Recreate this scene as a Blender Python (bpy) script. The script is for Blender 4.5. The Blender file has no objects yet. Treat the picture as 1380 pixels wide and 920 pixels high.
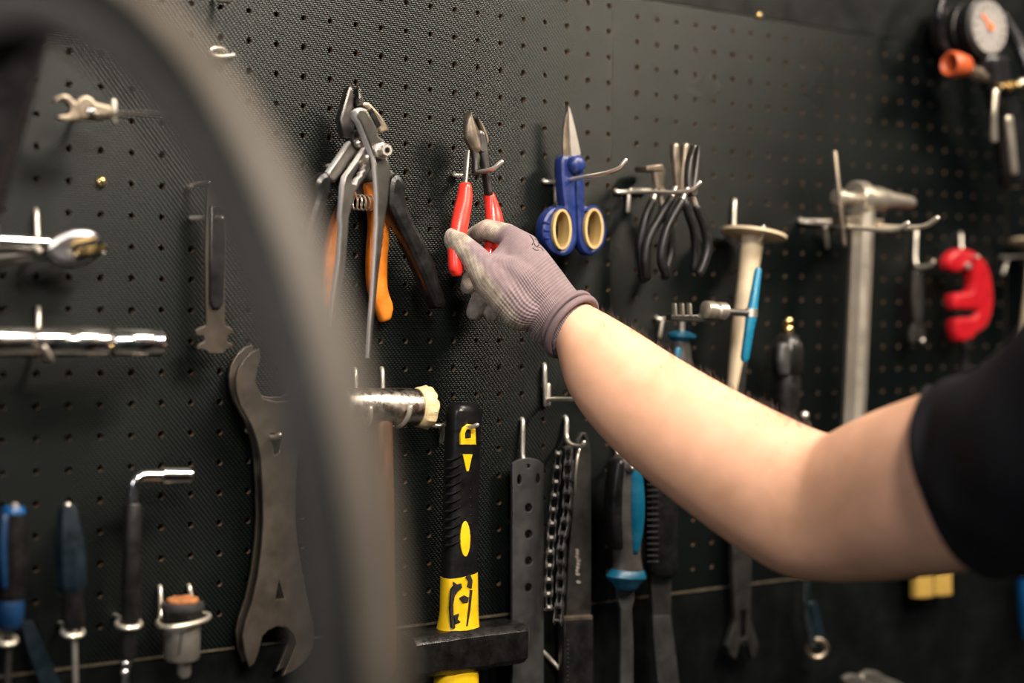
import bpy, bmesh, math, random
from mathutils import Vector, Matrix
import numpy as np

random.seed(7)
S = bpy.context.scene
COL = S.collection

# ------------------------------------------------------------------ camera
# World: wall surface is the plane Y=0 (facing -Y), X runs along it, Z is up, metres.
F_PX = 1997.32
CR = ((0.8346345, -0.5507869, 0.0043532),      # camera right
      (-0.0020707, -0.0110409, -0.9999369),    # camera down
      (0.5508002, 0.8345729, -0.0103557))      # camera forward
RIGHT, DOWN, FWD = (Vector(r) for r in CR)
CAM = Vector((-0.302305, -1.172047, -0.011795))
cam_d = bpy.data.cameras.new('camera')
cam = bpy.data.objects.new('camera', cam_d)
COL.objects.link(cam)
m = Matrix.Identity(4)
for i in range(3):
    m[i][0] = RIGHT[i]; m[i][1] = -DOWN[i]; m[i][2] = -FWD[i]; m[i][3] = CAM[i]
cam.matrix_world = m
cam_d.sensor_width = 36.0
cam_d.sensor_fit = 'HORIZONTAL'
cam_d.lens = F_PX * 36.0 / 1380.0
cam_d.clip_start = 0.02
cam_d.dof.use_dof = True
cam_d.dof.focus_distance = 1.325
cam_d.dof.aperture_fstop = 1.7
S.camera = cam

# ------------------------------------------------------------------ light
W = bpy.data.worlds.new('workshop_air'); S.world = W
W.use_nodes = True
bg = W.node_tree.nodes['Background']
bg.inputs[0].default_value = (0.26, 0.42, 0.46, 1)
bg.inputs[1].default_value = 0.085

def area(name, loc, target, sx, sy, power, col, spread=180):
    l = bpy.data.lights.new(name, 'AREA'); l.shape = 'RECTANGLE'
    l.spread = math.radians(spread); l.size = sx; l.size_y = sy; l.energy = power; l.color = col
    o = bpy.data.objects.new(name, l); COL.objects.link(o)
    o.location = loc
    o.rotation_euler = (Vector(target) - Vector(loc)).to_track_quat('-Z', 'Y').to_euler()
    return o
area('ceiling_lamp', (0.75, -1.12, 1.42), (0.45, -0.1, 0.15), 0.7, 0.35, 18.5, (1.0, 0.87, 0.75), 95)
area('bench_lamp', (1.65, -1.15, 1.15), (0.45, 0.0, 0.15), 0.5, 0.3, 11, (1.0, 0.84, 0.68), 100)
area('room_lamp', (-0.15, -2.2, 1.30), (0.6, 0, 0.05), 0.8, 0.4, 14, (1.0, 0.87, 0.74), 70)
area('window_light', (-2.3, -1.9, 0.95), (0.5, 0, 0.35), 0.7, 1.0, 7, (0.96, 0.92, 1.0), 75)
S.view_settings.view_transform = 'Standard'
S.view_settings.look = 'None'
S.view_settings.exposure = -0.18
S.view_settings.gamma = 1.0
S.view_settings.use_curve_mapping = False

# ------------------------------------------------------------------ pixel helpers (photo 1380x920)
def ray(x, y):
    return FWD + RIGHT * ((x - 690) / F_PX) + DOWN * ((y - 460) / F_PX)
def P(x, y, d=0.0):
    "point seen at pixel x,y that stands d metres in front of the wall"
    r = ray(x, y); s = (-d - CAM.y) / r.y
    return CAM + r * s
def Z(x, y, z):
    "point seen at pixel x,y at depth z from the lens"
    return CAM + ray(x, y) * z

# ------------------------------------------------------------------ materials
MATS = {}
def M(name, col, rough=0.5, metal=0.0, var=0.25, scale=60.0, bump=0.0, rvar=0.15, spec=0.5, col2=None, thr=None, stretch=None, sss=0.0, coat=0.0):
    mt = bpy.data.materials.new(name); mt.use_nodes = True
    nt = mt.node_tree; N = nt.nodes; L = nt.links
    b = N['Principled BSDF']
    tc = N.new('ShaderNodeTexCoord')
    mp = N.new('ShaderNodeMapping'); L.new(tc.outputs['Object'], mp.inputs[0])
    if stretch: mp.inputs['Scale'].default_value = stretch
    no = N.new('ShaderNodeTexNoise'); no.inputs['Scale'].default_value = scale
    no.inputs['Detail'].default_value = 6.0; no.inputs['Roughness'].default_value = 0.65
    L.new(mp.outputs[0], no.inputs['Vector'])
    rp = N.new('ShaderNodeValToRGB'); L.new(no.outputs['Fac'], rp.inputs[0])
    a = [max(0, c * (1 - var)) for c in col]; z = [min(1, c * (1 + var)) for c in (col2 or col)]
    e = rp.color_ramp.elements
    e[0].position, e[1].position = thr or (0.3, 0.7)
    e[0].color = (*a, 1); e[1].color = (*z, 1)
    L.new(rp.outputs[0], b.inputs['Base Color'])
    mr = N.new('ShaderNodeMapRange'); L.new(no.outputs['Fac'], mr.inputs[0])
    mr.inputs[1].default_value = 0.3; mr.inputs[2].default_value = 0.7
    mr.inputs[3].default_value = max(0.03, rough - rvar); mr.inputs[4].default_value = min(1, rough + rvar)
    L.new(mr.outputs[0], b.inputs['Roughness'])
    b.inputs['Metallic'].default_value = metal
    b.inputs['Specular IOR Level'].default_value = spec
    if coat: b.inputs['Coat Weight'].default_value = coat
    if sss:
        b.inputs['Subsurface Weight'].default_value = sss
        b.inputs['Subsurface Radius'].default_value = (0.008, 0.003, 0.0015)
        b.inputs['Subsurface Scale'].default_value = 1.0
    if bump:
        bp = N.new('ShaderNodeBump'); bp.inputs['Strength'].default_value = bump
        bp.inputs['Distance'].default_value = 0.0004
        n2 = N.new('ShaderNodeTexNoise'); n2.inputs['Scale'].default_value = scale * 5
        n2.inputs['Detail'].default_value = 4
        L.new(mp.outputs[0], n2.inputs['Vector'])
        L.new(n2.outputs['Fac'], bp.inputs['Height']); L.new(bp.outputs[0], b.inputs['Normal'])
    MATS[name] = mt
    return mt

M('chrome', (0.72, 0.70, 0.67), 0.16, 1.0, 0.12, 90, rvar=0.08)
M('zinc_wire', (0.70, 0.65, 0.55), 0.36, 0.8, 0.12, 120, rvar=0.08)
M('steel', (0.12, 0.115, 0.105), 0.36, 0.95, 0.2, 25, bump=0.08, rvar=0.06)
M('bright_steel', (0.66, 0.62, 0.55), 0.38, 0.95, 0.10, 25, rvar=0.06)
M('lit_edge_steel', (0.95, 0.90, 0.86), 0.40, 0.5, 0.1, 60, rvar=0.08)  # pale sides for the dark steel plates: bright reflected light painted in
M('alloy', (0.56, 0.51, 0.42), 0.34, 0.85, 0.08, 40, rvar=0.05)
M('dark_steel', (0.10, 0.095, 0.088), 0.40, 0.9, 0.25, 40, bump=0.1, rvar=0.08)
M('aged_steel', (0.22, 0.19, 0.15), 0.42, 0.9, 0.2, 45, bump=0.1, col2=(0.30, 0.245, 0.18), rvar=0.08)
M('flat_grey_steel', (0.060, 0.061, 0.060), 0.5, 0.6, 0.15, 40, bump=0.05)
M('satin_plate', (0.080, 0.068, 0.054), 0.45, 0.7, 0.10, 30, bump=0.03)
M('hammered_steel', (0.42, 0.38, 0.34), 0.30, 1.0, 0.35, 160, bump=0.6)
M('black_rubber', (0.006, 0.006, 0.006), 0.42, 0, 0.3, 80, bump=0.1, spec=0.3)
M('black_gloss', (0.008, 0.008, 0.009), 0.28, 0, 0.3, 50)
M('black_cast', (0.009, 0.0085, 0.008), 0.30, 0.2, 0.5, 70, bump=0.6, rvar=0.15, spec=0.4)
M('handle_black', (0.006, 0.006, 0.006), 0.34, 0, 0.3, 60, bump=0.1, spec=0.32)
M('red_grip', (0.78, 0.035, 0.022), 0.28, 0, 0.12, 40, rvar=0.06)
M('red_paint', (0.34, 0.006, 0.011), 0.34, 0, 0.2, 60, rvar=0.08)
M('orange_grip', (0.55, 0.16, 0.012), 0.42, 0, 0.3, 60)
M('orange_rubber', (0.42, 0.075, 0.02), 0.45, 0, 0.2, 60)
M('blue_plastic', (0.008, 0.021, 0.11), 0.38, 0, 0.2, 60)
M('blue_handle', (0.0, 0.075, 0.135), 0.42, 0, 0.15, 60)
M('teal_handle', (0.005, 0.15, 0.26), 0.35, 0, 0.15, 60)
M('bright_blue', (0.0, 0.065, 0.21), 0.38, 0, 0.15, 60)
M('navy_handle', (0.004, 0.010, 0.016), 0.4, 0, 0.3, 60, spec=0.35)
M('grey_handle', (0.045, 0.041, 0.036), 0.45, 0, 0.2, 60)
M('tan_liner', (0.42, 0.30, 0.12), 0.5, 0, 0.15, 60)
M('tan_nylon', (0.50, 0.41, 0.27), 0.5, 0, 0.15, 50)
M('frayed_nylon', (0.62, 0.50, 0.27), 0.6, 0, 0.25, 120, bump=0.9)
M('old_wood', (0.085, 0.038, 0.016), 0.5, 0, 0.4, 40, bump=0.2, stretch=(4, 4, 0.6))
M('yellow_plastic', (0.78, 0.50, 0.008), 0.42, 0, 0.18, 50, bump=0.1)
M('print_black', (0.012, 0.010, 0.008), 0.6, 0, 0.3, 90)
M('print_pale', (0.20, 0.185, 0.16), 0.6, 0, 0.5, 300)
M('brass', (0.72, 0.52, 0.22), 0.24, 1.0, 0.15, 80)
M('rust', (0.26, 0.09, 0.03), 0.65, 0.1, 0.5, 110, bump=0.6, col2=(0.42, 0.17, 0.06))
M('bristle', (0.40, 0.26, 0.05), 0.75, 0, 0.25, 150, bump=0.4, stretch=(6, 6, 0.5))
M('dial_white', (0.25, 0.235, 0.22), 0.4, 0, 0.12, 160)
M('dial_orange', (0.65, 0.16, 0.04), 0.4, 0, 0.1, 60)
M('mdf', (0.11, 0.070, 0.040), 0.75, 0, 0.3, 200)
M('edge_wood', (0.06, 0.05, 0.035), 0.6, 0, 0.7, 60, spec=0.2)
M('plain_panel', (0.004, 0.005, 0.005), 0.42, 0, 0.35, 18, bump=0.15, spec=0.15)
M('concrete', (0.10, 0.10, 0.095), 0.7, 0, 0.3, 6, bump=0.3)
M('shirt', (0.0065, 0.007, 0.009), 0.85, 0, 0.25, 14, bump=0.25, spec=0.2)
M('tyre_tread', (0.010, 0.011, 0.010), 0.6, 0, 0.2, 60, spec=0.3)
M('tyre_side', (0.15, 0.14, 0.12), 0.55, 0, 0.12, 60)
M('tyre_tan', (0.125, 0.108, 0.085), 0.6, 0, 0.12, 60)  # even tan, paler than the tread shoulders
M('skin', (0.66, 0.375, 0.235), 0.5, 0, 0.09, 30, bump=0.10, col2=(0.69, 0.40, 0.265), sss=0.25, spec=0.35)
M('gunmetal', (0.20, 0.20, 0.21), 0.34, 0.9, 0.15, 40, rvar=0.06)
M('navy_blue', (0.003, 0.028, 0.085), 0.4, 0, 0.2, 60)
M('hair_dark', (0.05, 0.028, 0.018), 0.5, 0, 0.2, 60)

def weave_material():
    mt = bpy.data.materials.new('woven_board'); mt.use_nodes = True
    nt = mt.node_tree; N = nt.nodes; L = nt.links; b = N['Principled BSDF']
    tc = N.new('ShaderNodeTexCoord'); sp = N.new('ShaderNodeSeparateXYZ'); L.new(tc.outputs['Object'], sp.inputs[0])
    def ma(op, a, c=None):
        n = N.new('ShaderNodeMath'); n.operation = op
        for i, v in enumerate((a, c)):
            if v is None: continue
            if isinstance(v, (int, float)): n.inputs[i].default_value = v
            else: L.new(v, n.inputs[i])
        return n.outputs[0]
    rowf = ma('DIVIDE', sp.outputs['Z'], 0.00185)
    row = ma('FLOOR', rowf)
    v = ma('FRACT', rowf)
    u = ma('FRACT', ma('ADD', ma('DIVIDE', sp.outputs['X'], 0.0040), ma('MULTIPLY', row, 0.37)))
    hu = ma('POWER', ma('SINE', ma('MULTIPLY', u, math.pi)), 0.6)
    hv = ma('POWER', ma('SINE', ma('MULTIPLY', v, math.pi)), 0.8)
    h = ma('MULTIPLY', hu, hv)
    bp = N.new('ShaderNodeBump'); bp.inputs['Strength'].default_value = 1.0; bp.inputs['Distance'].default_value = 0.00028
    L.new(h, bp.inputs['Height']); L.new(bp.outputs[0], b.inputs['Normal'])
    no = N.new('ShaderNodeTexNoise'); no.inputs['Scale'].default_value = 9; no.inputs['Detail'].default_value = 6
    L.new(tc.outputs['Object'], no.inputs['Vector'])
    rp = N.new('ShaderNodeValToRGB'); L.new(no.outputs['Fac'], rp.inputs[0])
    rp.color_ramp.elements[0].position = 0.3; rp.color_ramp.elements[1].position = 0.72
    rp.color_ramp.elements[0].color = (0.0013, 0.0026, 0.0026, 1); rp.color_ramp.elements[1].color = (0.0030, 0.0048, 0.0045, 1)
    mx = N.new('ShaderNodeMix'); mx.data_type = 'RGBA'; mx.blend_type = 'MULTIPLY'
    L.new(rp.outputs[0], mx.inputs[6]); mx.inputs[0].default_value = 0.6
    cr = N.new('ShaderNodeCombineColor'); 
    hh = ma('ADD', ma('MULTIPLY', h, 0.9), 0.25)
    for i in range(3): L.new(hh, cr.inputs[i])
    L.new(cr.outputs[0], mx.inputs[7]); L.new(mx.outputs[2], b.inputs['Base Color'])
    mr = N.new('ShaderNodeMapRange'); L.new(no.outputs['Fac'], mr.inputs[0])
    mr.inputs[1].default_value = 0.3; mr.inputs[2].default_value = 0.7; mr.inputs[3].default_value = 0.26; mr.inputs[4].default_value = 0.34
    L.new(mr.outputs[0], b.inputs['Roughness'])
    L.new(ma('ADD', ma('MULTIPLY', ma('POWER', h, 2.0), 0.72), 0.03), b.inputs['Specular IOR Level'])
    b.inputs['Specular Tint'].default_value = (0.95, 1.0, 0.96, 1)
    MATS['woven_board'] = mt
weave_material()

# ------------------------------------------------------------------ object helpers
def thing(name, label, cat, loc, group=None):
    o = bpy.data.objects.new(name, None); COL.objects.link(o)
    o.empty_display_size = 0.02
    o.location = loc; o['label'] = label; o['category'] = cat
    if group: o['group'] = group
    return o
def tag(o, label, cat, group=None):
    o['label'] = label; o['category'] = cat
    if group: o['group'] = group
    return o
ORG = {}
def link(name, me, mat, parent=None, smooth=40, label=None, edge=None):
    "link a mesh whose vertices are in world space; origin goes to the parent's origin or to its own middle"
    o = bpy.data.objects.new(name, me); COL.objects.link(o)
    if mat is not None and len(me.materials) == 0: me.materials.append(MATS[mat])
    if parent:
        w = ORG.get(parent.name); w = Vector(w) if w is not None else Vector(parent.location)
        me.transform(Matrix.Translation(-w)); o.parent = parent; ORG[o.name] = w
    else:
        n = len(me.vertices); c = Vector((0, 0, 0))
        for v in me.vertices: c += v.co
        c /= max(1, n); me.transform(Matrix.Translation(-c)); o.location = c; ORG[o.name] = c.copy()
    if smooth:
        for p in me.polygons: p.use_smooth = True
        try: me.set_sharp_from_angle(angle=math.radians(smooth))
        except Exception: pass
        if me.get('flat_caps'):
            bm = bmesh.new(); bm.from_mesh(me)
            for ed in bm.edges:
                if len(ed.link_faces) == 2:
                    a, b = (abs(f.normal.y) > 0.995 for f in ed.link_faces)
                    if a != b: ed.smooth = False
            bm.to_mesh(me); bm.free()
    if edge:
        me.materials.append(MATS[edge])
        for p in me.polygons:
            if abs(p.normal.y) < 0.9: p.material_index = 1
    if label: o['label'] = label
    return o

def smooth_line(pts, k=6, closed=False):
    pts = [Vector(p) for p in pts]; n = len(pts)
    if n < 3: return pts
    out = []
    rng = range(n) if closed else range(n - 1)
    for i in rng:
        if closed: a, b, c, d = pts[i - 1], pts[i], pts[(i + 1) % n], pts[(i + 2) % n]
        else:
            b, c = pts[i], pts[i + 1]
            a = pts[i - 1] if i else b * 2 - c
            d = pts[i + 2] if i + 2 < n else c * 2 - b
        for j in range(k):
            t = j / k
            out.append(0.5 * ((2 * b) + (c - a) * t + (2 * a - 5 * b + 4 * c - d) * t * t + (3 * b - a - 3 * c + d) * t ** 3))
    if not closed: out.append(pts[-1])
    return out
def round_corners(pts, f=0.25, it=2):
    pts = [Vector(p) for p in pts]
    for _ in range(it):
        q = [pts[0]]
        for i in range(len(pts) - 1):
            a, b = pts[i], pts[i + 1]
            if i: q.append(a.lerp(b, f))
            if i < len(pts) - 2: q.append(a.lerp(b, 1 - f))
        q.append(pts[-1]); pts = q
    return pts

class MB:
    def __init__(s): s.v = []; s.f = []; s.mi = []
    def ring_skin(s, rings, closed=False, cap=True, mi=0):
        n = len(rings[0]); base = len(s.v)
        for r in rings: s.v += [Vector(p) for p in r]
        m = len(rings)
        for i in range(m if closed else m - 1):
            a = base + i * n; b = base + ((i + 1) % m) * n
            for j in range(n):
                k = (j + 1) % n
                s.f.append((a + j, a + k, b + k, b + j)); s.mi.append(mi)
        if cap and not closed:
            s.f.append(tuple(base + j for j in reversed(range(n)))); s.mi.append(mi)
            s.f.append(tuple(base + (m - 1) * n + j for j in range(n))); s.mi.append(mi)
        return s
    def tube(s, pts, r, n=10, closed=False, cap=True, mi=0, roundend=False):
        pts = [Vector(p) for p in pts]; m = len(pts)
        rs = list(r) if isinstance(r, (list, tuple)) else [r] * m
        if len(rs) != m: rs = [np.interp(i / (m - 1), np.linspace(0, 1, len(rs)), rs) for i in range(m)]
        if roundend and not closed:
            for end in (0, 1):
                i0, i1 = (0, 1) if end == 0 else (-1, -2)
                dirv = (pts[i0] - pts[i1]).normalized(); c = pts[i0]; rr = rs[i0]
                ex = [(c + dirv * rr * math.sin(a), rr * math.cos(a)) for a in (0.6, 1.1, 1.45)]
                if end == 0: pts = [e[0] for e in reversed(ex)] + pts; rs = [e[1] for e in reversed(ex)] + rs
                else: pts = pts + [e[0] for e in ex]; rs = rs + [e[1] for e in ex]
            m = len(pts)
        rings = []; nrm = None
        for i in range(m):
            if closed: t = pts[(i + 1) % m] - pts[i - 1]
            else: t = pts[min(i + 1, m - 1)] - pts[max(i - 1, 0)]
            t.normalize()
            if nrm is None:
                nrm = t.orthogonal().normalized()
            nrm = (nrm - t * nrm.dot(t))
            if nrm.length < 1e-6: nrm = t.orthogonal()
            nrm.normalize(); bi = t.cross(nrm)
            rings.append([pts[i] + (nrm * math.cos(2 * math.pi * j / n) + bi * math.sin(2 * math.pi * j / n)) * rs[i] for j in range(n)])
        return s.ring_skin(rings, closed, cap, mi)
    def lathe(s, p0, p1, prof, n=24, mi=0, cap=True):
        "prof: (t 0..1 along p0->p1, radius)"
        p0 = Vector(p0); ax = Vector(p1) - p0; L = ax.length; t = ax / L
        a = t.orthogonal().normalized(); b = t.cross(a)
        rings = [[p0 + ax * q + (a * math.cos(2 * math.pi * j / n) + b * math.sin(2 * math.pi * j / n)) * max(r, 1e-5) for j in range(n)] for q, r in prof]
        return s.ring_skin(rings, False, cap, mi)
    def sweep(s, cs, hs, bs, n=14, e=2.0, mi=0, cap=True):
        "centres, half-width vectors, half-thickness vectors, superellipse exponent"
        rings = []
        for c, h, b in zip(cs, hs, bs):
            r = []
            for j in range(n):
                th = 2 * math.pi * j / n
                cx, sx = math.cos(th), math.sin(th)
                r.append(c + h * (math.copysign(abs(cx) ** (2 / e), cx)) + b * (math.copysign(abs(sx) ** (2 / e), sx)))
            rings.append(r)
        return s.ring_skin(rings, False, cap, mi)
    def box(s, c, x, y, z, mi=0):
        "centre and three half-extent vectors"
        c, x, y, z = Vector(c), Vector(x), Vector(y), Vector(z); b = len(s.v)
        for i in (-1, 1):
            for j in (-1, 1):
                for k in (-1, 1): s.v.append(c + x * i + y * j + z * k)
        for f in ((0, 1, 3, 2), (4, 6, 7, 5), (0, 4, 5, 1), (2, 3, 7, 6), (0, 2, 6, 4), (1, 5, 7, 3)):
            s.f.append(tuple(b + q for q in f)); s.mi.append(mi)
        return s
    def ball(s, c, r, n=12, mi=0, sc=(1, 1, 1)):
        c = Vector(c); rings = []
        m = max(5, n // 2 + 1)
        for i in range(m):
            a = math.pi * (i + 0.001) / (m - 1 + 0.002)
            rings.append([c + Vector((r * sc[0] * math.sin(a) * math.cos(2 * math.pi * j / n), r * sc[1] * math.sin(a) * math.sin(2 * math.pi * j / n), r * sc[2] * math.cos(a))) for j in range(n)])
        return s.ring_skin(rings, False, True, mi)
    def mesh(s, name):
        me = bpy.data.meshes.new(name)
        me.from_pydata([tuple(v) for v in s.v], [], s.f)
        bm = bmesh.new(); bm.from_mesh(me)
        bmesh.ops.recalc_face_normals(bm, faces=bm.faces); bm.to_mesh(me); bm.free()
        if any(s.mi): me.polygons.foreach_set('material_index', s.mi)
        return me
    def build(s, name, mat, parent=None, smooth=40, bevel=0, label=None):
        me = s.mesh(name)
        if bevel:
            bm = bmesh.new(); bm.from_mesh(me)
            ed = [e for e in bm.edges if len(e.link_faces) == 2 and e.calc_face_angle(0) > 0.7]
            bmesh.ops.bevel(bm, geom=ed, offset=bevel, segments=2, affect='EDGES', profile=0.6)
            bm.to_mesh(me); bm.free()
        return link(name, me, mat, parent, smooth, label)

def blade(rows, t, e=2.4, n=14, k=5, ends=True):
    """solid whose left and right outlines are given row by row: (lx,ly,rx,ry,d[,t]); d = distance of its middle from the wall"""
    cs, hs, bs = [], [], []
    for r in rows:
        lx, ly, rx, ry, d = r[:5]; tt = r[5] if len(r) > 5 else t
        a, b = P(lx, ly, d), P(rx, ry, d)
        cs.append((a + b) / 2); hs.append((b - a) / 2); bs.append(tt)
    m = len(cs)
    if k > 1 and m > 2:
        c2 = smooth_line(cs, k); h2 = smooth_line(hs, k)
        b2 = [float(np.interp(i / (len(c2) - 1), np.linspace(0, 1, m), bs)) for i in range(len(c2))]
    else: c2, h2, b2 = cs, hs, bs
    if ends:   # rounded ends
        def endcap(i0, i1):
            dv = (c2[i0] - c2[i1]).normalized(); hh = h2[i0]; q = min(hh.length, b2[i0]) * 0.6
            return [(c2[i0] + dv * q * math.sin(a), hh * (1 - (1 - math.cos(a)) * 0.55), b2[i0] * (1 - (1 - math.cos(a)) * 0.6)) for a in (0.7, 1.2, 1.55)]
        A = endcap(0, 1); B = endcap(-1, -2)
        c2 = [x[0] for x in reversed(A)] + c2 + [x[0] for x in B]
        h2 = [x[1] for x in reversed(A)] + h2 + [x[1] for x in B]
        b2 = [x[2] for x in reversed(A)] + b2 + [x[2] for x in B]
    mb = MB()
    return mb.sweep(c2, h2, [Vector((0, -1, 0)) * b for b in b2], n, e)

def plate(outlines, d, t, bev=0.0008, sm=0, name='plate'):
    """flat piece parallel to the wall: outlines in pixels (first the rim, then holes), front face d from the wall, thickness t"""
    cu = bpy.data.curves.new(name, 'CURVE'); cu.dimensions = '2D'; cu.fill_mode = 'BOTH'
    for ol in outlines:
        pts = [P(x, y, d) for x, y in ol]
        if sm: pts = smooth_line(pts, sm, True)
        sp = cu.splines.new('POLY'); sp.points.add(len(pts) - 1)
        for q, p in zip(sp.points, pts): q.co = (p.x, p.z, 0, 1)
        sp.use_cyclic_u = True
    bev = min(bev, t * 0.45)
    cu.extrude = t / 2 - bev; cu.bevel_depth = bev; cu.bevel_resolution = 1; cu.offset = -bev
    o = bpy.data.objects.new(name, cu)
    me = bpy.data.meshes.new_from_object(o)
    me.name = name
    bpy.data.objects.remove(o); bpy.data.curves.remove(cu)
    me.transform(Matrix(((1, 0, 0, 0), (0, 0, -1, -(d - t / 2)), (0, 1, 0, 0), (0, 0, 0, 1))))
    bm = bmesh.new(); bm.from_mesh(me)
    bmesh.ops.remove_doubles(bm, verts=bm.verts, dist=1e-6)
    bmesh.ops.recalc_face_normals(bm, faces=bm.faces); bm.to_mesh(me); bm.free()
    me.materials.clear(); me['flat_caps'] = 1
    return me
def ell(cx, cy, rx, ry, n=20, tilt=0):
    c, s_ = math.cos(tilt), math.sin(tilt)
    return [(cx + rx * math.cos(2 * math.pi * i / n) * c - ry * math.sin(2 * math.pi * i / n) * s_,
             cy + rx * math.cos(2 * math.pi * i / n) * s_ + ry * math.sin(2 * math.pi * i / n) * c) for i in range(n)]

HOOK_R = 0.0021
def hook(label, wires, r=HOOK_R, group='wire hooks on the pegboard', rc=True):
    "a bent wire hook: one or more wires, each a list of (px,py,d)"
    mb = MB()
    for w in wires:
        pts = [P(*q) for q in w]
        if len(pts) > 2 and rc: pts = round_corners(pts, 0.22, 2)
        mb.tube(pts, r, 10, roundend=True)
    return tag(mb.build('peg_hook', 'zinc_wire'), label, 'hook', group)

# ------------------------------------------------------------------ the wall: perforated boards
PITCH = 0.0254
def pegboard(x0, x1, z0, z1, gx, gz, parent):
    "board with real holes of 5.4 mm, 5 mm thick, lattice through gx,gz"
    T = 0.005; RH = 0.0027; n = 10
    mb = MB(); h = PITCH / 2
    ks = [gx + PITCH * k for k in range(math.ceil((x0 + 0.006 - gx) / PITCH), math.floor((x1 - 0.004 - gx) / PITCH) + 1)]
    zs = [gz + PITCH * k for k in range(math.ceil((z0 + 0.006 - gz) / PITCH), math.floor((z1 - 0.004 - gz) / PITCH) + 1)]
    v, f, mi = mb.v, mb.f, mb.mi
    V = lambda a, y, c: Vector((a, y, c))
    for cx in ks:
        L, R = (x0 if cx == ks[0] else cx - h), (x1 if cx == ks[-1] else cx + h)
        for cz in zs:
            B, Tt = (z0 if cz == zs[0] else cz - h), (z1 if cz == zs[-1] else cz + h)
            b = len(v)
            corners = [(R, Tt), (L, Tt), (L, B), (R, B)]
            v.extend(V(a, 0, c) for a, c in corners)
            ang = [2 * math.pi * (j + 0.5) / 12 for j in range(12)]
            v.extend(V(cx + RH * math.cos(a), 0, cz + RH * math.sin(a)) for a in ang)
            v.extend(V(cx + RH * math.cos(a), T, cz + RH * math.sin(a)) for a in ang)
            # corner i sits at 45+90i degrees: ring indices 1 (45deg), 4, 7, 10
            for i in range(4):
                j0 = 1 + 3 * i
                for q in range(3):      # from this corner's 45deg vert to the next corner's
                    a, c = b + 4 + (j0 + q) % 12, b + 4 + (j0 + q + 1) % 12
                    if q < 1: f.append((b + i, c, a)); mi.append(0)
                    elif q == 1:
                        f.append((b + i, b + (i + 1) % 4, c, a)); mi.append(0)
                    else: f.append((b + (i + 1) % 4, c, a)); mi.append(0)
            for j in range(12):
                k2 = (j + 1) % 12
                f.append((b + 4 + j, b + 4 + k2, b + 16 + k2, b + 16 + j)); mi.append(1)
    # rim of the board
    for a0, c0, a1, c1 in ((x0, z0, x1, z0), (x1, z0, x1, z1), (x1, z1, x0, z1), (x0, z1, x0, z0)):
        b = len(v); v.extend((V(a0, 0, c0), V(a1, 0, c1), V(a1, T, c1), V(a0, T, c0))); f.append((b, b + 1, b + 2, b + 3)); mi.append(1)
    me = bpy.data.meshes.new('pegboard_panel'); me.from_pydata([tuple(p) for p in v], [], f)
    me.materials.append(MATS['woven_board']); me.materials.append(MATS['mdf'])
    me.polygons.foreach_set('material_index', mi)
    bm = bmesh.new(); bm.from_mesh(me); bmesh.ops.remove_doubles(bm, verts=bm.verts, dist=1e-5)
    for fc in bm.faces:
        if fc.material_index == 0 and fc.normal.y > 0: fc.normal_flip()
    bm.to_mesh(me); bm.free()
    o = bpy.data.objects.new('pegboard_panel', me); COL.objects.link(o); o.parent = parent
    return o
def board(name, x0, x1, z0, z1, mat, y0, y1, parent=None, bev=0.0006):
    mb = MB(); mb.box(((x0 + x1) / 2, (y0 + y1) / 2, (z0 + z1) / 2), ((x1 - x0) / 2, 0, 0), (0, (y1 - y0) / 2, 0), (0, 0, (z1 - z0) / 2))
    return mb.build(name, mat, parent, 0, bev)
wall = bpy.data.objects.new('wall_back', None); COL.objects.link(wall); wall['kind'] = 'structure'
board('backing_board', -0.95, 2.5, -1.1, 1.6, 'mdf', 0.016, 0.03, wall)
SX, TOPZ, BOTZ = 0.5892, 0.3160, -0.2835
pegboard(SX - 0.6, SX - 0.0004, BOTZ, TOPZ, 0.0, 0.0, wall)
pegboard(SX, SX + 0.6, BOTZ, TOPZ, 23.395 * PITCH, 11.74 * PITCH, wall)
pegboard(SX + 0.6008, SX + 1.2, BOTZ, TOPZ, 23.395 * PITCH + 0.6008, 11.74 * PITCH, wall)
pegboard(SX - 1.2, SX - 0.6008, BOTZ, TOPZ, -0.6008, 0.0, wall)
for i in range(2):
    board('upper_panel', SX - 1.2 + i * 1.8, SX + 0.5996 + i * 1.3, TOPZ + 0.0012, 1.5, 'plain_panel', 0.0006, 0.006, wall)
    board('lower_panel', SX - 1.2 + i * 1.8, SX + 0.5996 + i * 1.3, -1.0, BOTZ - 0.0016, 'plain_panel', 0.0006, 0.006, wall)
board('edge_strip', SX - 1.2, SX + 1.9, BOTZ - 0.0022, BOTZ + 0.0002, 'edge_wood', -0.0010, 0.004, wall, 0.0002)
fl = board('floor', -3.0, 3.5, -1.12, -1.02, 'concrete', -4.5, 0.03); fl['kind'] = 'structure'

def screw(px, py, label, r=0.0045):
    c = P(px, py, 0.0)
    root = thing('screw', label, 'screw', c)
    mb = MB(); mb.lathe(c, c + Vector((0, -0.0035, 0)), [(0, r), (0.45, r * 0.95), (0.8, r * 0.7), (1, r * 0.4)], 16)
    mb.build('screw_head', 'brass', root)
    mb = MB()
    for a in (0.5, 0.5 + math.pi / 2):
        dx = Vector((math.cos(a), 0, math.sin(a))) * r * 0.6
        dz = Vector((-math.sin(a), 0, math.cos(a))) * r * 0.13
        mb.box(c + Vector((0, -0.0033, 0)), dx, dz, Vector((0, 0.0006, 0)))
    mb.build('cross_slot', 'print_black', root, 0)
screw(136, 245, 'brass cross-head screw in the board above the chrome pliers head')
screw(1023, 21, 'small screw head just above the upper panel seam', 0.004)
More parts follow.
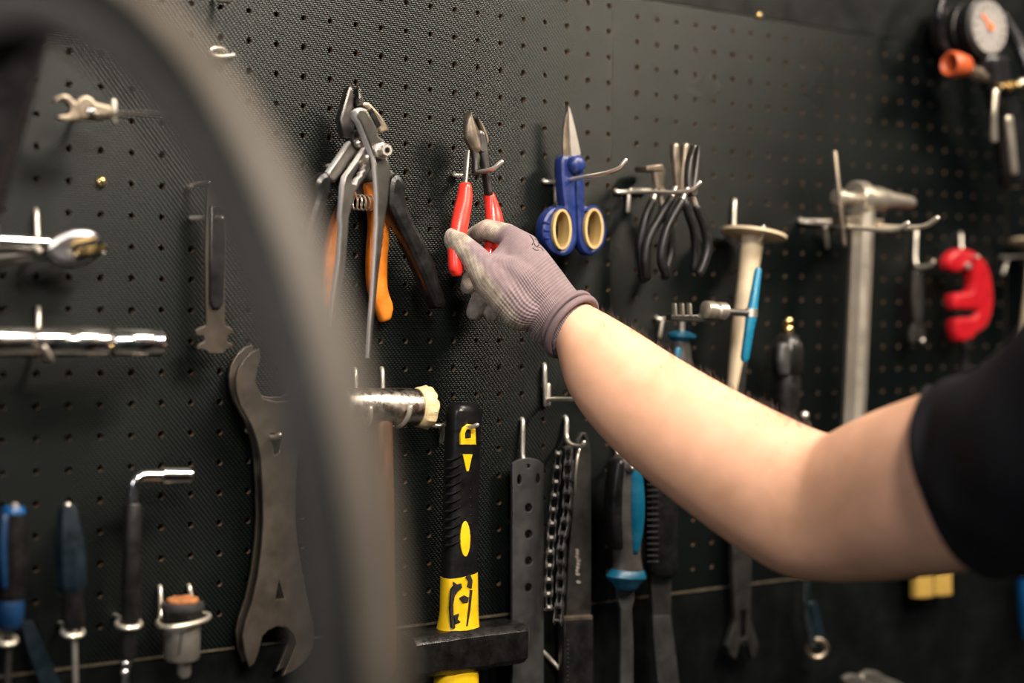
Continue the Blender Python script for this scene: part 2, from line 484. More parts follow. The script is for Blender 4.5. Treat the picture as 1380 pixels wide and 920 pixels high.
# ------------------------------------------------------------------ foreground: bare bicycle tyre, close to the lens
def cam_pt(x, y, z): return CAM + RIGHT * x + DOWN * y + FWD * z
TS = 0.75
tc_ = cam_pt(-0.2837 * TS, 0.134 * TS, 0.9146 * TS)
th, ph = 0.6971, -0.0677
tn = (RIGHT * (math.cos(ph) * math.cos(th)) + DOWN * math.sin(ph) + FWD * (math.cos(ph) * math.sin(th))).normalized()
tu = tn.cross(DOWN).normalized(); tv = tn.cross(tu)
TR = 0.335 * TS
def tyre():
    root = thing('bicycle_tyre', 'large blurred bicycle tyre with pale side walls arching through the near left foreground', 'tyre', tc_ + DOWN * TR)
    def band(a0, a1, name, mat, par, extra=0.0, n=8, seg=160):
        RW, RT = 0.0180 + extra, 0.0165 + extra
        rings = []
        for i in range(seg):
            a = 2 * math.pi * i / seg; rd = tu * math.cos(a) + tv * math.sin(a)
            r = []
            for j in range(n + 1):
                t = a0 + (a1 - a0) * j / n
                r.append(tc_ + rd * (TR + RT * math.cos(t)) + tn * (RW * math.sin(t)))
            for j in range(n, -1, -1):
                t = a0 + (a1 - a0) * j / n
                r.append(tc_ + rd * (TR + (RT - 0.003) * math.cos(t)) + tn * ((RW - 0.003) * math.sin(t)))
            rings.append(r)
        mb = MB(); mb.ring_skin(rings, True)
        return mb.build(name, mat, par, 50)
    band(-0.34, 0.34, 'tread', 'tyre_tan', root, 0.0006)
    for sg in (-1, 1):
        a, b, c = 0.34 * sg, 1.25 * sg, 2.5 * sg
        band(min(a, b), max(a, b), 'tread_shoulder', 'tyre_tread', root)
        band(min(b, c), max(b, c), 'side_wall', 'tyre_side', root)
    for s in (-1, 1):
        pts = [tc_ + (tu * math.cos(2 * math.pi * i / 120) + tv * math.sin(2 * math.pi * i / 120)) * (TR - 0.0135) + tn * (0.0105 * s) for i in range(120)]
        mb = MB(); mb.tube(pts, 0.0022, 8, closed=True); mb.build('bead', 'black_rubber', root)
tyre()
# dark tube of the work stand further to the left
mb = MB(); mb.tube([Z(75, -260, 0.99), Z(-2, 120, 0.99), Z(-64, 330, 0.99), Z(-200, 800, 0.99), Z(-420, 1500, 0.99)], 0.024, 20)
tag(mb.build('stand_tube', 'black_gloss'), 'black round tube cutting the left edge, blurred, inside the tyre arch', 'tube')

# ------------------------------------------------------------------ the person: arm, glove, sleeve
def ev_mesh(o):
    bpy.context.view_layer.update()
    dg = bpy.context.evaluated_depsgraph_get()
    return bpy.data.meshes.new_from_object(o.evaluated_get(dg))
def station(ux, uy, lx, ly, z, depth, dz=0.0):
    a, b = Z(ux, uy, z + dz), Z(lx, ly, z - dz)
    return (a + b) / 2, (a - b) / 2, depth
def limb(stations, n=28, k=6, e=2.0):
    cs = [s[0] for s in stations]; hs = [s[1] for s in stations]; ds = [s[2] for s in stations]
    c2 = smooth_line(cs, k); h2 = smooth_line(hs, k)
    d2 = [float(np.interp(i / (len(c2) - 1), np.linspace(0, 1, len(ds)), ds)) for i in range(len(c2))]
    bs = []
    for i in range(len(c2)):
        t = (c2[min(i + 2, len(c2) - 1)] - c2[max(i - 2, 0)]).normalized()
        b = t.cross(h2[i]).normalized()
        if b.dot(FWD) > 0: b = -b
        bs.append(b * d2[i])
    mb = MB(); mb.sweep(c2, h2, bs, n, e)
    return mb, c2, h2, bs
arm_st = [station(786, 410, 746, 455, 1.309, 0.022),
          station(798, 413, 752, 472, 1.303, 0.026),
          station(850, 442, 768, 530, 1.285, 0.030),
          station(905, 477, 810, 588, 1.265, 0.036),
          station(965, 512, 866, 641, 1.245, 0.042),
          station(1028, 545, 932, 694, 1.225, 0.046),
          station(1078, 569, 1000, 743, 1.208, 0.048),
          station(1104, 580, 1058, 775, 1.195, 0.049),
          station(1120, 583, 1120, 784, 1.180, 0.050),
          station(1140, 571, 1180, 781, 1.160, 0.052),
          station(1180, 553, 1232, 777, 1.135, 0.054),
          station(1240, 531, 1300, 768, 1.100, 0.056),
          station(1310, 506, 1385, 752, 1.065, 0.058),
          station(1420, 470, 1490, 725, 1.02, 0.060)]
person = thing('person', 'right arm in a black T-shirt sleeve and mauve work glove reaching for the red cutters', 'person', Z(1500, 900, 1.05))
mb, ac, ah, ab = limb(arm_st)
arm = mb.build('arm', 'skin', person, 180)
# fine hair on the upper side of the forearm
hb = MB(); rnd = random.Random(3)
for i in range(900):
    q = rnd.uniform(0.09, 0.50) * (len(ac) - 1); i0 = int(q)
    th_ = rnd.gauss(-0.1, 0.42)
    c, h, b = ac[i0].lerp(ac[i0 + 1], q - i0), ah[i0], ab[i0]
    p = c + h * math.cos(th_) + b * math.sin(th_)
    nrm = (p - c).normalized(); tg = (ac[i0 + 1] - ac[i0]).normalized()
    L = rnd.uniform(0.004, 0.008)
    d1 = (nrm * 0.45 - tg * 0.2 + h.normalized() * -0.2 + Vector((rnd.gauss(0, .3), rnd.gauss(0, .3), rnd.gauss(0, .3)))).normalized()
    hb.tube([p - nrm * 0.0004, p + d1 * L * 0.5, p + d1 * L + tg * (-0.002)], [0.00013, 0.00011, 0.00004], 3, cap=False)
ho = hb.build('arm_hair', 'hair_dark', arm, 0); ho['kind'] = 'stuff'

sl_st = [station(1247, 527, 1352, 770, 1.083, 0.066),
         station(1252, 522, 1362, 768, 1.080, 0.069),
         station(1290, 505, 1400, 765, 1.062, 0.072),
         station(1340, 474, 1462, 765, 1.03, 0.076),
         station(1400, 420, 1560, 800, 0.99, 0.082),
         station(1480, 350, 1700, 900, 0.95, 0.095),
         station(1600, 300, 1820, 1000, 0.92, 0.11),
         station(1760, 290, 1950, 1080, 0.90, 0.12)]
def shirt():
    mb, c2, h2, bs = limb(sl_st, 40, 6)
    # soft folds
    rr = random.Random(5)
    n = 40
    for i in range(len(c2)):
        for j in range(n):
            v = mb.v[i * n + j]; c = c2[i]; th_ = 2 * math.pi * j / n
            w = 0.0022 * math.sin(3 * th_ + i * 0.35) * math.sin(i * 0.5 + 1) + 0.0016 * math.sin(5 * th_ - i * 0.5)
            if i < 3: w *= 0.3
            mb.v[i * n + j] = v + (v - c).normalized() * w
    sh = mb.build('shirt_sleeve', 'shirt', person, 180)
    hem = MB(); ring = [c2[1] + h2[1] * math.cos(a) * 1.012 + bs[1] * math.sin(a) * 1.012 for a in [2 * math.pi * j / 48 for j in range(48)]]
    hem.tube(ring, 0.0022, 8, closed=True); hem.build('hem', 'shirt', sh)
    # the rest of the T-shirt, to the right of the picture
    mj, mn = Vector((-0.707, -0.707, 0)), Vector((-0.707, 0.707, 0)); rings = []
    for zz, a, b in ((-0.85, .175, .115), (-0.5, .165, .110), (-0.28, .185, .120), (-0.14, .200, .118), (-0.08, .195, .105), (-0.04, .16, .085), (-0.015, .09, .07), (0.0, .062, .060)):
        rings.append([Vector((0.47, -0.82, zz)) + mj * a * math.cos(q) + mn * b * math.sin(q) for q in [2 * math.pi * j / 36 for j in range(36)]])
    mb = MB(); mb.ring_skin(rings); mb.build('shirt_body', 'shirt', person, 180)
    return sh
shirt()

def capsule(mb, a, b, ra, rb, n=14):
    a, b = Vector(a), Vector(b); t = (b - a); L = t.length; t.normalize()
    u = t.orthogonal().normalized(); v = t.cross(u); rings = []
    for k in range(6):
        x = math.pi / 2 * (1 - k / 5); rings.append((a - t * ra * math.sin(x), max(ra * math.cos(x), 1e-4)))
    for k in range(6):
        x = math.pi / 2 * k / 5; rings.append((b + t * rb * math.sin(x), max(rb * math.cos(x), 1e-4)))
    mb.ring_skin([[c + (u * math.cos(2 * math.pi * j / n) + v * math.sin(2 * math.pi * j / n)) * r for j in range(n)] for c, r in rings])
def ellipsoid(mb, c, ax, ay, az, n=18):
    rings = []
    for i in range(n // 2 + 1):
        a = math.pi * (i + .01) / (n // 2 + .02)
        rings.append([c + ax * math.sin(a) * math.cos(2 * math.pi * j / n) + ay * math.sin(a) * math.sin(2 * math.pi * j / n) + az * math.cos(a) for j in range(n)])
    mb.ring_skin(rings)

def glove():
    mb = MB()
    # (px, py, depth) of the joints; radii in metres
    def chain(pts, rs):
        pp = [Z(*p) for p in pts]
        for i in range(len(pp) - 1): capsule(mb, pp[i], pp[i + 1], rs[i], rs[i + 1])
    # thumb in front of the red handle
    chain([(613, 323, 1.320), (638, 345, 1.313), (662, 376, 1.306), (703, 412, 1.305)], [0.0104, 0.0120, 0.0175, 0.0225])
    chain([(612, 320, 1.320), (618, 336, 1.320)], [0.0094, 0.0100])
    chain([(650, 356, 1.310), (694, 372, 1.308), (720, 395, 1.306)], [0.0110, 0.0175, 0.021])
    # web between thumb and index
    chain([(672, 352, 1.318), (694, 340, 1.325)], [0.010, 0.013])
    # index: knuckle, bend, tip behind the handle
    chain([(706, 335, 1.330), (684, 317, 1.330), (657, 309, 1.338), (641, 317, 1.352), (628, 324, 1.358)], [0.0150, 0.0108, 0.0096, 0.0086, 0.0075])
    # the other three fingers, curled down on the far side
    chain([(712, 345, 1.345), (683, 340, 1.355), (655, 352, 1.360), (634, 378, 1.355), (631, 386, 1.350)], [0.0145, 0.0105, 0.0095, 0.0085, 0.0075])
    chain([(718, 358, 1.352), (690, 366, 1.362), (664, 385, 1.362), (645, 409, 1.352), (640, 420, 1.348)], [0.0140, 0.0105, 0.0098, 0.0092, 0.0082])
    chain([(724, 372, 1.352), (702, 386, 1.360), (683, 404, 1.358), (668, 418, 1.350), (664, 423, 1.348)], [0.013, 0.010, 0.0090, 0.0080, 0.0072])
    # palm and back of the hand
    def slab(ux, uy, lx, ly, z, dep):
        a, b = Z(ux, uy, z), Z(lx, ly, z); return (a + b) / 2, (a - b) / 2, dep
    st = [slab(692, 309, 660, 350, 1.330, 0.012), slab(712, 316, 668, 372, 1.328, 0.019), slab(733, 334, 664, 404, 1.325, 0.026), slab(755, 362, 690, 432, 1.320, 0.028), slab(777, 391, 722, 460, 1.313, 0.029), slab(792, 404, 741, 472, 1.308, 0.029), slab(799, 411, 750, 481, 1.305, 0.029)]
    m2, c2, h2, bs = limb(st, 28, 5)
    b0 = len(mb.v); mb.v += m2.v; mb.f += [tuple(i + b0 for i in f) for f in m2.f]; mb.mi += m2.mi
    me = mb.mesh('glove_raw')
    o = bpy.data.objects.new('glove_raw', me); COL.objects.link(o)
    r = o.modifiers.new('r', 'REMESH'); r.mode = 'VOXEL'; r.voxel_size = 0.0013
    s = o.modifiers.new('s', 'SMOOTH'); s.factor = 0.5; s.iterations = 14
    me2 = ev_mesh(o); bpy.data.objects.remove(o)
    # where the palm coating is, and knit coordinates along and around the hand
    ax0, ax1 = Z(774, 438, 1.307), Z(640, 318, 1.325); axd = (ax1 - ax0).normalized()
    L1, L2 = Z(628, 330, 1.31), Z(716, 452, 1.31)
    ld = (L2 - L1).normalized(); ln = ld.cross(FWD).normalized()
    if ln.dot(DOWN) < 0: ln = -ln                       # points to the thumb edge
    nv = len(me2.vertices)
    at_c = me2.attributes.new('coat', 'FLOAT', 'POINT'); at_a = me2.attributes.new('along', 'FLOAT', 'POINT'); at_r = me2.attributes.new('around', 'FLOAT', 'POINT')
    A, R_, Cc = np.zeros(nv), np.zeros(nv), np.zeros(nv)
    e1 = ln; e2 = axd.cross(ln).normalized()
    ip = Z(668, 330, 1.33); ind = (Z(645, 306, 1.34) - ip).normalized()
    for i, v in enumerate(me2.vertices):
        w = v.co - ax0; A[i] = w.dot(axd); R_[i] = math.atan2(w.dot(e1), w.dot(e2))
        c = (v.co - L1).dot(ln) / 0.004 + 0.5                # palm side
        far = (v.co - CAM).dot(FWD) - 1.338                     # fingers on the far side are coated
        c2_ = far / 0.006 if A[i] > 0.07 else 0
        c3 = (v.co - ip).dot(ind) / 0.006                      # index beyond its knuckle
        c3 = c3 if (v.co - L1).dot(ln) < -0.004 and far > -0.02 else 0
        tip = (0.021 - (v.co - Z(612, 320, 1.32)).length) / 0.005
        Cc[i] = min(1, max(0, max(c, c2_, c3, tip)))
    at_c.data.foreach_set('value', Cc); at_a.data.foreach_set('value', A); at_r.data.foreach_set('value', R_)
    me2.materials.append(glove_mat())
    for p in me2.polygons: p.use_smooth = True
    g = link('glove', me2, None, person, 0)
    # worn print over the knuckles, laid on the fabric
    from mathutils.bvhtree import BVHTree
    w0 = Vector(person.location)
    bvh = BVHTree.FromPolygons([tuple(v.co + w0) for v in me2.vertices], [tuple(p.vertices) for p in me2.polygons])
    for st_ in ([(714, 317), (717, 321), (719, 326), (717, 330)], [(721, 322), (725, 325), (726, 330), (722, 332), (720, 328)], [(724, 333), (729, 334), (732, 338)], [(728, 327), (732, 331), (735, 337)], [(718, 334), (722, 337), (726, 337)]):
        pts = []
        for x, y in st_:
            h_ = bvh.ray_cast(CAM, ray(x, y).normalized())
            if h_[0] is not None: pts.append(h_[0] + h_[1] * 0.0001)
        if len(pts) > 1:
            mb = MB(); mb.tube(smooth_line(pts, 3), 0.00045, 5); mb.build('printed_mark', 'print_black', g)
    # rolled cuff
    ring = []
    c, h = (Z(797, 407, 1.303) + Z(744, 474, 1.303)) / 2, (Z(797, 407, 1.303) - Z(744, 474, 1.303)) / 2
    t = (ac[4] - ac[12]).normalized(); b = t.cross(h).normalized() * 0.031
    for j in range(48):
        a = 2 * math.pi * j / 48; ring.append(c + h * 1.05 * math.cos(a) + b * math.sin(a))
    mb = MB(); mb.tube(ring, 0.0033, 10, closed=True)
    mb.build('cuff_roll', 'glove_knit', g)
    ring2 = [p + t * 0.0075 for p in ring]
    mb = MB(); mb.tube([c + t * 0.0075 + (p - c) * 0.985 for p in ring], 0.0026, 8, closed=True); mb.build('cuff_band', 'glove_knit', g)
    return g
def glove_mat():
    mt = bpy.data.materials.new('glove_fabric'); mt.use_nodes = True
    N, L = mt.node_tree.nodes, mt.node_tree.links; b = N['Principled BSDF']
    def attr(n):
        a = N.new('ShaderNodeAttribute'); a.attribute_name = n; return a.outputs['Fac']
    def ma(op, a, c=None):
        n = N.new('ShaderNodeMath'); n.operation = op
        for i, v in enumerate((a, c)):
            if v is None: continue
            if isinstance(v, (int, float)): n.inputs[i].default_value = v
            else: L.new(v, n.inputs[i])
        return n.outputs[0]
    co, al, ar = attr('coat'), attr('along'), attr('around')
    tc = N.new('ShaderNodeTexCoord')
    no = N.new('ShaderNodeTexNoise'); no.inputs['Scale'].default_value = 55; no.inputs['Detail'].default_value = 8; no.inputs['Roughness'].default_value = 0.7
    L.new(tc.outputs['Object'], no.inputs['Vector'])
    kn = N.new('ShaderNodeValToRGB'); kn.color_ramp.elements[0].color = (0.160, 0.114, 0.122, 1); kn.color_ramp.elements[1].color = (0.232, 0.174, 0.182, 1)
    kn.color_ramp.elements[0].position = 0.3; kn.color_ramp.elements[1].position = 0.7; L.new(no.outputs['Fac'], kn.inputs[0])
    ct = N.new('ShaderNodeValToRGB'); e = ct.color_ramp.elements
    e[0].color = (0.13, 0.11, 0.085, 1); e[0].position = 0.34; e[1].color = (0.54, 0.465, 0.375, 1); e[1].position = 0.66
    L.new(no.outputs['Fac'], ct.inputs[0])
    mx = N.new('ShaderNodeMix'); mx.data_type = 'RGBA'; L.new(co, mx.inputs[0]); L.new(kn.outputs[0], mx.inputs[6]); L.new(ct.outputs[0], mx.inputs[7])
    # knit: fine ribs everywhere, a coarser grid over the wrist
    ribs = ma('SINE', ma('MULTIPLY', ar, 95.0))
    fine = ma('SINE', ma('MULTIPLY', al, 3600.0))
    grid = ma('MULTIPLY', ma('SINE', ma('MULTIPLY', al, 2100.0)), ribs)
    wm = N.new('ShaderNodeMapRange'); L.new(al, wm.inputs[0]); wm.inputs[1].default_value = 0.062; wm.inputs[2].default_value = 0.056; wm.inputs[3].default_value = 0; wm.inputs[4].default_value = 1
    hg = N.new('ShaderNodeMix'); hg.data_type = 'FLOAT'; L.new(wm.outputs[0], hg.inputs[0]); L.new(ma('MULTIPLY', ma('ADD', fine, ma('MULTIPLY', ribs, 0.6)), 0.35), hg.inputs[2]); L.new(ma('MULTIPLY', ma('ADD', ma('SINE', ma('MULTIPLY', al, 2100.0)), ribs), 0.9), hg.inputs[3])
    dk = N.new('ShaderNodeMapRange'); L.new(hg.outputs[0], dk.inputs[0]); dk.inputs[1].default_value = -1.2; dk.inputs[2].default_value = 0.6; dk.inputs[3].default_value = 0.62; dk.inputs[4].default_value = 1.08
    m3 = N.new('ShaderNodeMix'); m3.data_type = 'RGBA'; m3.blend_type = 'MULTIPLY'; m3.inputs[0].default_value = 1.0
    cc = N.new('ShaderNodeCombineColor')
    for i in range(3): L.new(dk.outputs[0], cc.inputs[i])
    L.new(mx.outputs[2], m3.inputs[6]); L.new(cc.outputs[0], m3.inputs[7]); L.new(m3.outputs[2], b.inputs['Base Color'])
    bp = N.new('ShaderNodeBump'); bp.inputs['Strength'].default_value = 0.5; bp.inputs['Distance'].default_value = 0.0006
    L.new(ma('ADD', hg.outputs[0], ma('MULTIPLY', no.outputs['Fac'], 1.5)), bp.inputs['Height']); L.new(bp.outputs[0], b.inputs['Normal'])
    b.inputs['Roughness'].default_value = 0.75; b.inputs['Specular IOR Level'].default_value = 0.3
    b.inputs['Sheen Weight'].default_value = 0.15
    return mt
M('glove_knit', (0.165, 0.120, 0.127), 0.8, 0, 0.15, 300, bump=0.5, spec=0.3)
glove()

def head():
    "neck and head, outside the picture on the right, looking at the hand"
    c = Vector((0.455, -0.795, 0.165)); f = Vector((-0.15, 0.98, -0.08)).normalized(); r = f.cross(Vector((0, 0, 1))).normalized(); u = r.cross(f)
    mb = MB()
    ellipsoid(mb, c + u * 0.02, r * 0.074, f * 0.092, u * 0.092)
    ellipsoid(mb, c - u * 0.045 + f * 0.022, r * 0.056, f * 0.062, u * 0.066)
    capsule(mb, Vector((0.468, -0.818, -0.03)), c - u * 0.05 - f * 0.02, 0.060, 0.054)
    capsule(mb, c + f * 0.088 + u * 0.005, c + f * 0.098 - u * 0.028, 0.007, 0.012)
    capsule(mb, c + f * 0.078 - u * 0.062 - r * 0.018, c + f * 0.078 - u * 0.062 + r * 0.018, 0.008, 0.008)
    for sg in (-1, 1):
        ellipsoid(mb, c + r * 0.077 * sg - f * 0.008 - u * 0.010, r * 0.009, f * 0.017, u * 0.030)
        capsule(mb, c + f * 0.080 + r * 0.018 * sg + u * 0.022, c + f * 0.074 + r * 0.046 * sg + u * 0.020, 0.008, 0.007)
    me = mb.mesh('head_raw'); o = bpy.data.objects.new('head_raw', me); COL.objects.link(o)
    rm = o.modifiers.new('r', 'REMESH'); rm.mode = 'VOXEL'; rm.voxel_size = 0.004
    sm = o.modifiers.new('s', 'SMOOTH'); sm.factor = 0.5; sm.iterations = 4
    me2 = ev_mesh(o); bpy.data.objects.remove(o); me2.materials.clear()
    h = link('head', me2, 'skin', person, 180)
    for sg in (-1, 1):
        MB().ball(c + f * 0.0785 + r * 0.031 * sg + u * 0.004, 0.0105, 14).build('eye', 'dial_white', h, 180)
    mb = MB(); rings = []
    for k in range(12):
        a = k / 11 * 2.05; rr = []
        for j in range(32):
            q = 2 * math.pi * j / 32; fr = math.cos(q)
            aa = a * (0.62 if fr > 0.5 else 1.0 if fr < 0 else 1.0 - 0.76 * fr)
            n_ = (u * math.cos(aa) + (f * math.cos(q) + r * math.sin(q)) * math.sin(aa))
            rr.append(c + u * 0.022 + Vector(r * (n_.dot(r) * 0.081) + f * (n_.dot(f) * 0.100) + u * (n_.dot(u) * 0.101)))
        rings.append(rr)
    mb.ring_skin(rings); mb.build('hair', 'hair_dark', h, 180)
head()
# ------------------------------------------------------------------ tools, middle group
def cyl_out(c, r, l, n=20):
    "short cylinder standing out of the wall plane at point c"
    mb = MB(); mb.lathe(c, c + Vector((0, -l, 0)), [(0, r), (0.85, r), (1, r * 0.85)], n); return mb

def black_handled_pliers():
    d = 0.030
    t = thing('combination_pliers', 'long-nose pliers with thick black handles hanging behind the silver slip-joint pliers', 'pliers', P(482, 190, d))
    link('jaw', plate([[(470, 117), (474, 116), (477, 122), (477, 146), (479, 180), (474, 187), (463, 184), (458, 160)]], d, 0.011, 0.0022), 'dark_steel', t)
    link('jaw', plate([[(483, 118), (487, 119), (493, 148), (503, 183), (494, 193), (484, 186), (484, 146)]], d, 0.011, 0.0022), 'dark_steel', t)
    mb = MB()
    for i in range(7):
        y = 134 + i * 2.2; a, b = P(477, y, d - 0.004), P(484, y, d - 0.004)
        mb.box((a + b) / 2, (b - a) / 2, (0, 0.004, 0), (0, 0, 0.00045))
    mb.build('teeth', 'black_cast', t, 0)
    cyl_out(P(478, 190, d - 0.010), 0.0095, 0.013).build('pivot', 'dark_steel', t)
    MB().ball(P(483, 193, d + 0.004), 0.0042).build('rivet', 'bright_steel', t)
    link('shank', plate([[(474, 187), (486, 190), (484, 203), (452, 245), (441, 240), (443, 231)]], d, 0.010, 0.0015), 'steel', t, edge='lit_edge_steel')
    link('shank', plate([[(482, 190), (492, 186), (520, 222), (545, 246), (530, 256), (505, 225)]], d - 0.003, 0.010, 0.0015), 'steel', t, edge='lit_edge_steel')
    link('handle', plate([[(424, 248), (432, 234), (443, 231), (449, 240), (447, 262), (437, 292), (425, 330), (413, 372), (404, 372), (411, 325), (420, 285), (427, 262)]], d + 0.004, 0.016, 0.005, sm=2), 'handle_black', t)
    link('handle', plate([[(526, 244), (532, 235), (539, 234), (549, 247), (549, 263), (556, 290), (570, 316), (588, 352), (594, 378), (604, 409), (590, 416), (583, 406), (570, 375), (553, 338), (531, 292), (524, 274)]], d + 0.006, 0.018, 0.005, sm=2), 'handle_black', t)
black_handled_pliers()

def orange_pliers():
    d = 0.009
    t = thing('spring_pliers', 'orange-handled spring pliers tucked behind the silver slip-joint pliers', 'pliers', P(490, 262, d))
    link('body', plate([[(480, 200), (492, 198), (505, 240), (506, 262), (496, 268), (478, 262), (470, 250)]], d, 0.009, 0.001), 'dark_steel', t)
    blade([(489, 252, 506, 251, d), (493, 275, 508, 275, d), (497, 300, 523, 300, d), (494, 345, 521, 350, d), (495, 385, 521, 388, d), (506, 418, 528, 412, d), (511, 430, 526, 425, d)], 0.006, 3).build('handle', 'orange_grip', t)
    blade([(463, 262, 478, 262, d), (449, 290, 464, 290, d), (438, 330, 454, 330, d), (432, 380, 447, 380, d), (430, 412, 445, 412, d)], 0.006, 3).build('handle', 'orange_grip', t)
    a, b = P(476, 272, d + 0.006), P(512, 275, d + 0.006); ax = (b - a); n = 100
    u = Vector((0, 0, 1)); w = ax.cross(u).normalized()
    pts = [a + ax * (i / n) + (u * math.cos(i / n * 2 * math.pi * 6.5) + w * math.sin(i / n * 2 * math.pi * 6.5)) * 0.0066 for i in range(n + 1)]
    mb = MB(); mb.tube(pts, 0.0008, 6); mb.build('spring', 'zinc_wire', t)
orange_pliers()

def slip_joint_pliers():
    d = 0.052
    t = thing('slip_joint_pliers', 'bright silver slip-joint pliers with long tapering arms, in front of the black-handled pliers', 'pliers', P(515, 205, d))
    # upper jaw and right arm
    link('jaw', plate([[(480, 149), (484, 145), (489, 145), (495, 147), (503, 160), (511, 174), (511, 183), (520, 190), (523, 205), (514, 214), (503, 210), (493, 184), (485, 165), (480, 158)]], d, 0.011, 0.0022), 'steel', t, edge='lit_edge_steel')
    link('jaw', plate([[(488, 141), (491, 137), (498, 138), (513, 154), (526, 175), (513, 180), (508, 170), (502, 158), (495, 147)]], d - 0.010, 0.012, 0.0018), 'aged_steel', t)
    mb = MB()
    for i in range(8):
        q = i / 7; c = P(496 + 11 * q, 149 + 21 * q, d - 0.005)
        mb.box(c, Vector((0.0016, 0, 0.0012)), (0, 0.0055, 0), Vector((-0.0006, 0, 0.0008)))
    mb.build('teeth', 'black_cast', t, 0)
    link('arm', plate([[(503, 206), (519, 206), (527, 224), (527, 238), (525, 256), (523, 275), (520, 292), (516, 330), (512, 362), (507, 410), (503, 450), (500, 482), (497, 482), (499, 440), (502, 400), (505, 350), (508, 300), (508, 262), (506, 230)]], d, 0.0075, 0.0016), 'steel', t, edge='lit_edge_steel')
    # left arm with slotted tail through the joint
    link('arm', plate([[(492, 198), (501, 206), (504, 214), (503, 226), (486, 248), (480, 258), (476, 274), (471, 292), (470, 308), (467, 352), (464, 376), (460, 400), (451, 440), (447, 440), (451, 400), (457, 352), (460, 306), (459, 292), (462, 250), (465, 237), (478, 219)],
                       [(489, 219), (492, 222), (489, 226), (490, 229), (486, 232), (486, 236), (481, 240), (479, 247), (476, 246), (475, 240), (479, 233), (484, 225)]], d - 0.008, 0.0085, 0.0014), 'steel', t, edge='lit_edge_steel')
    c = P(512, 204, d); mb = MB()
    mb.lathe(c + Vector((0, 0.006, 0)), c + Vector((0, -0.013, 0)), [(0, 0.0058), (0.30, 0.0058), (0.32, 0.0072), (0.55, 0.0072), (0.57, 0.0056), (0.95, 0.0056), (1.0, 0.0048)], 8)
    b = mb.build('bolt', 'bright_steel', t, 30)
    cc = c + Vector((0, -0.0131, 0)); MB().lathe(cc, cc + Vector((0, -0.0004, 0)), [(0, 0.0026), (1, 0.0026)], 12).build('bolt_socket', 'black_cast', b)
slip_joint_pliers()
hook('short wire stub holding the cluster of silver and black-handled pliers', [[(441, 224, 0.0), (444, 223, 0.004), (470, 222, 0.010), (490, 220, 0.05), (494, 212, 0.056)]])

def red_cutters():
    t = thing('diagonal_cutters', 'diagonal cutters with glossy red handles being taken by the gloved hand', 'cutters', P(640, 205, 0.028))
    d = 0.030
    blade([(629, 152, 631, 152, d), (626, 162, 637, 162, d), (625, 176, 643, 174, d), (627, 188, 646, 186, d), (634, 202, 648, 200, d)], 0.0065, 2.0).build('jaw', 'aged_steel', t)
    blade([(640, 160, 642, 160, d - .004), (644, 170, 650, 170, d - .004), (649, 184, 656, 184, d - .004), (652, 194, 656, 192, d - .004)], 0.005, 2.2).build('jaw', 'aged_steel', t)
    blade([(641, 178, 653, 182, d), (643, 195, 656, 198, d), (647, 215, 658, 218, d), (652, 240, 659, 240, d), (655, 262, 662, 262, d)], 0.0055, 2.6).build('shank', 'dark_steel', t)
    blade([(633, 196, 640, 194, d), (637, 215, 646, 212, d), (637, 232, 641, 232, d)], 0.004, 2.6).build('blade_back', 'dark_steel', t)
    blade([(628, 203, 631, 203, d + .002), (626, 225, 630, 225, d + .003), (624, 250, 628, 250, d + .004)], 0.0035, 2.6).build('shank', 'bright_steel', t)
    cyl_out(P(645, 200, d - 0.002), 0.0040, 0.008).build('pivot', 'dark_steel', t)
    blade([(620, 250, 633, 250, d + .004), (617, 266, 635, 264, d + .006), (612, 285, 633, 285, d + .009), (608, 308, 629, 308, d + .012), (605, 335, 625, 335, d + .014), (606, 360, 623, 362, d + .016), (610, 369, 620, 369, d + .016)], 0.0068, 2.3).build('grip', 'red_grip', t)
    blade([(654, 262, 664, 262, d - .002), (655, 280, 672, 280, d), (656, 300, 677, 300, d + .003), (655, 325, 675, 325, d + .005), (650, 345, 668, 345, d + .006)], 0.0068, 2.3).build('grip', 'red_grip', t)
red_cutters()
hook('angled wire hook passing through the red-handled cutters', [[(613, 233, -0.004), (611, 236, 0.004), (624, 236, 0.006), (632, 234, 0.010), (664, 229, 0.050), (676, 218, 0.056)]])

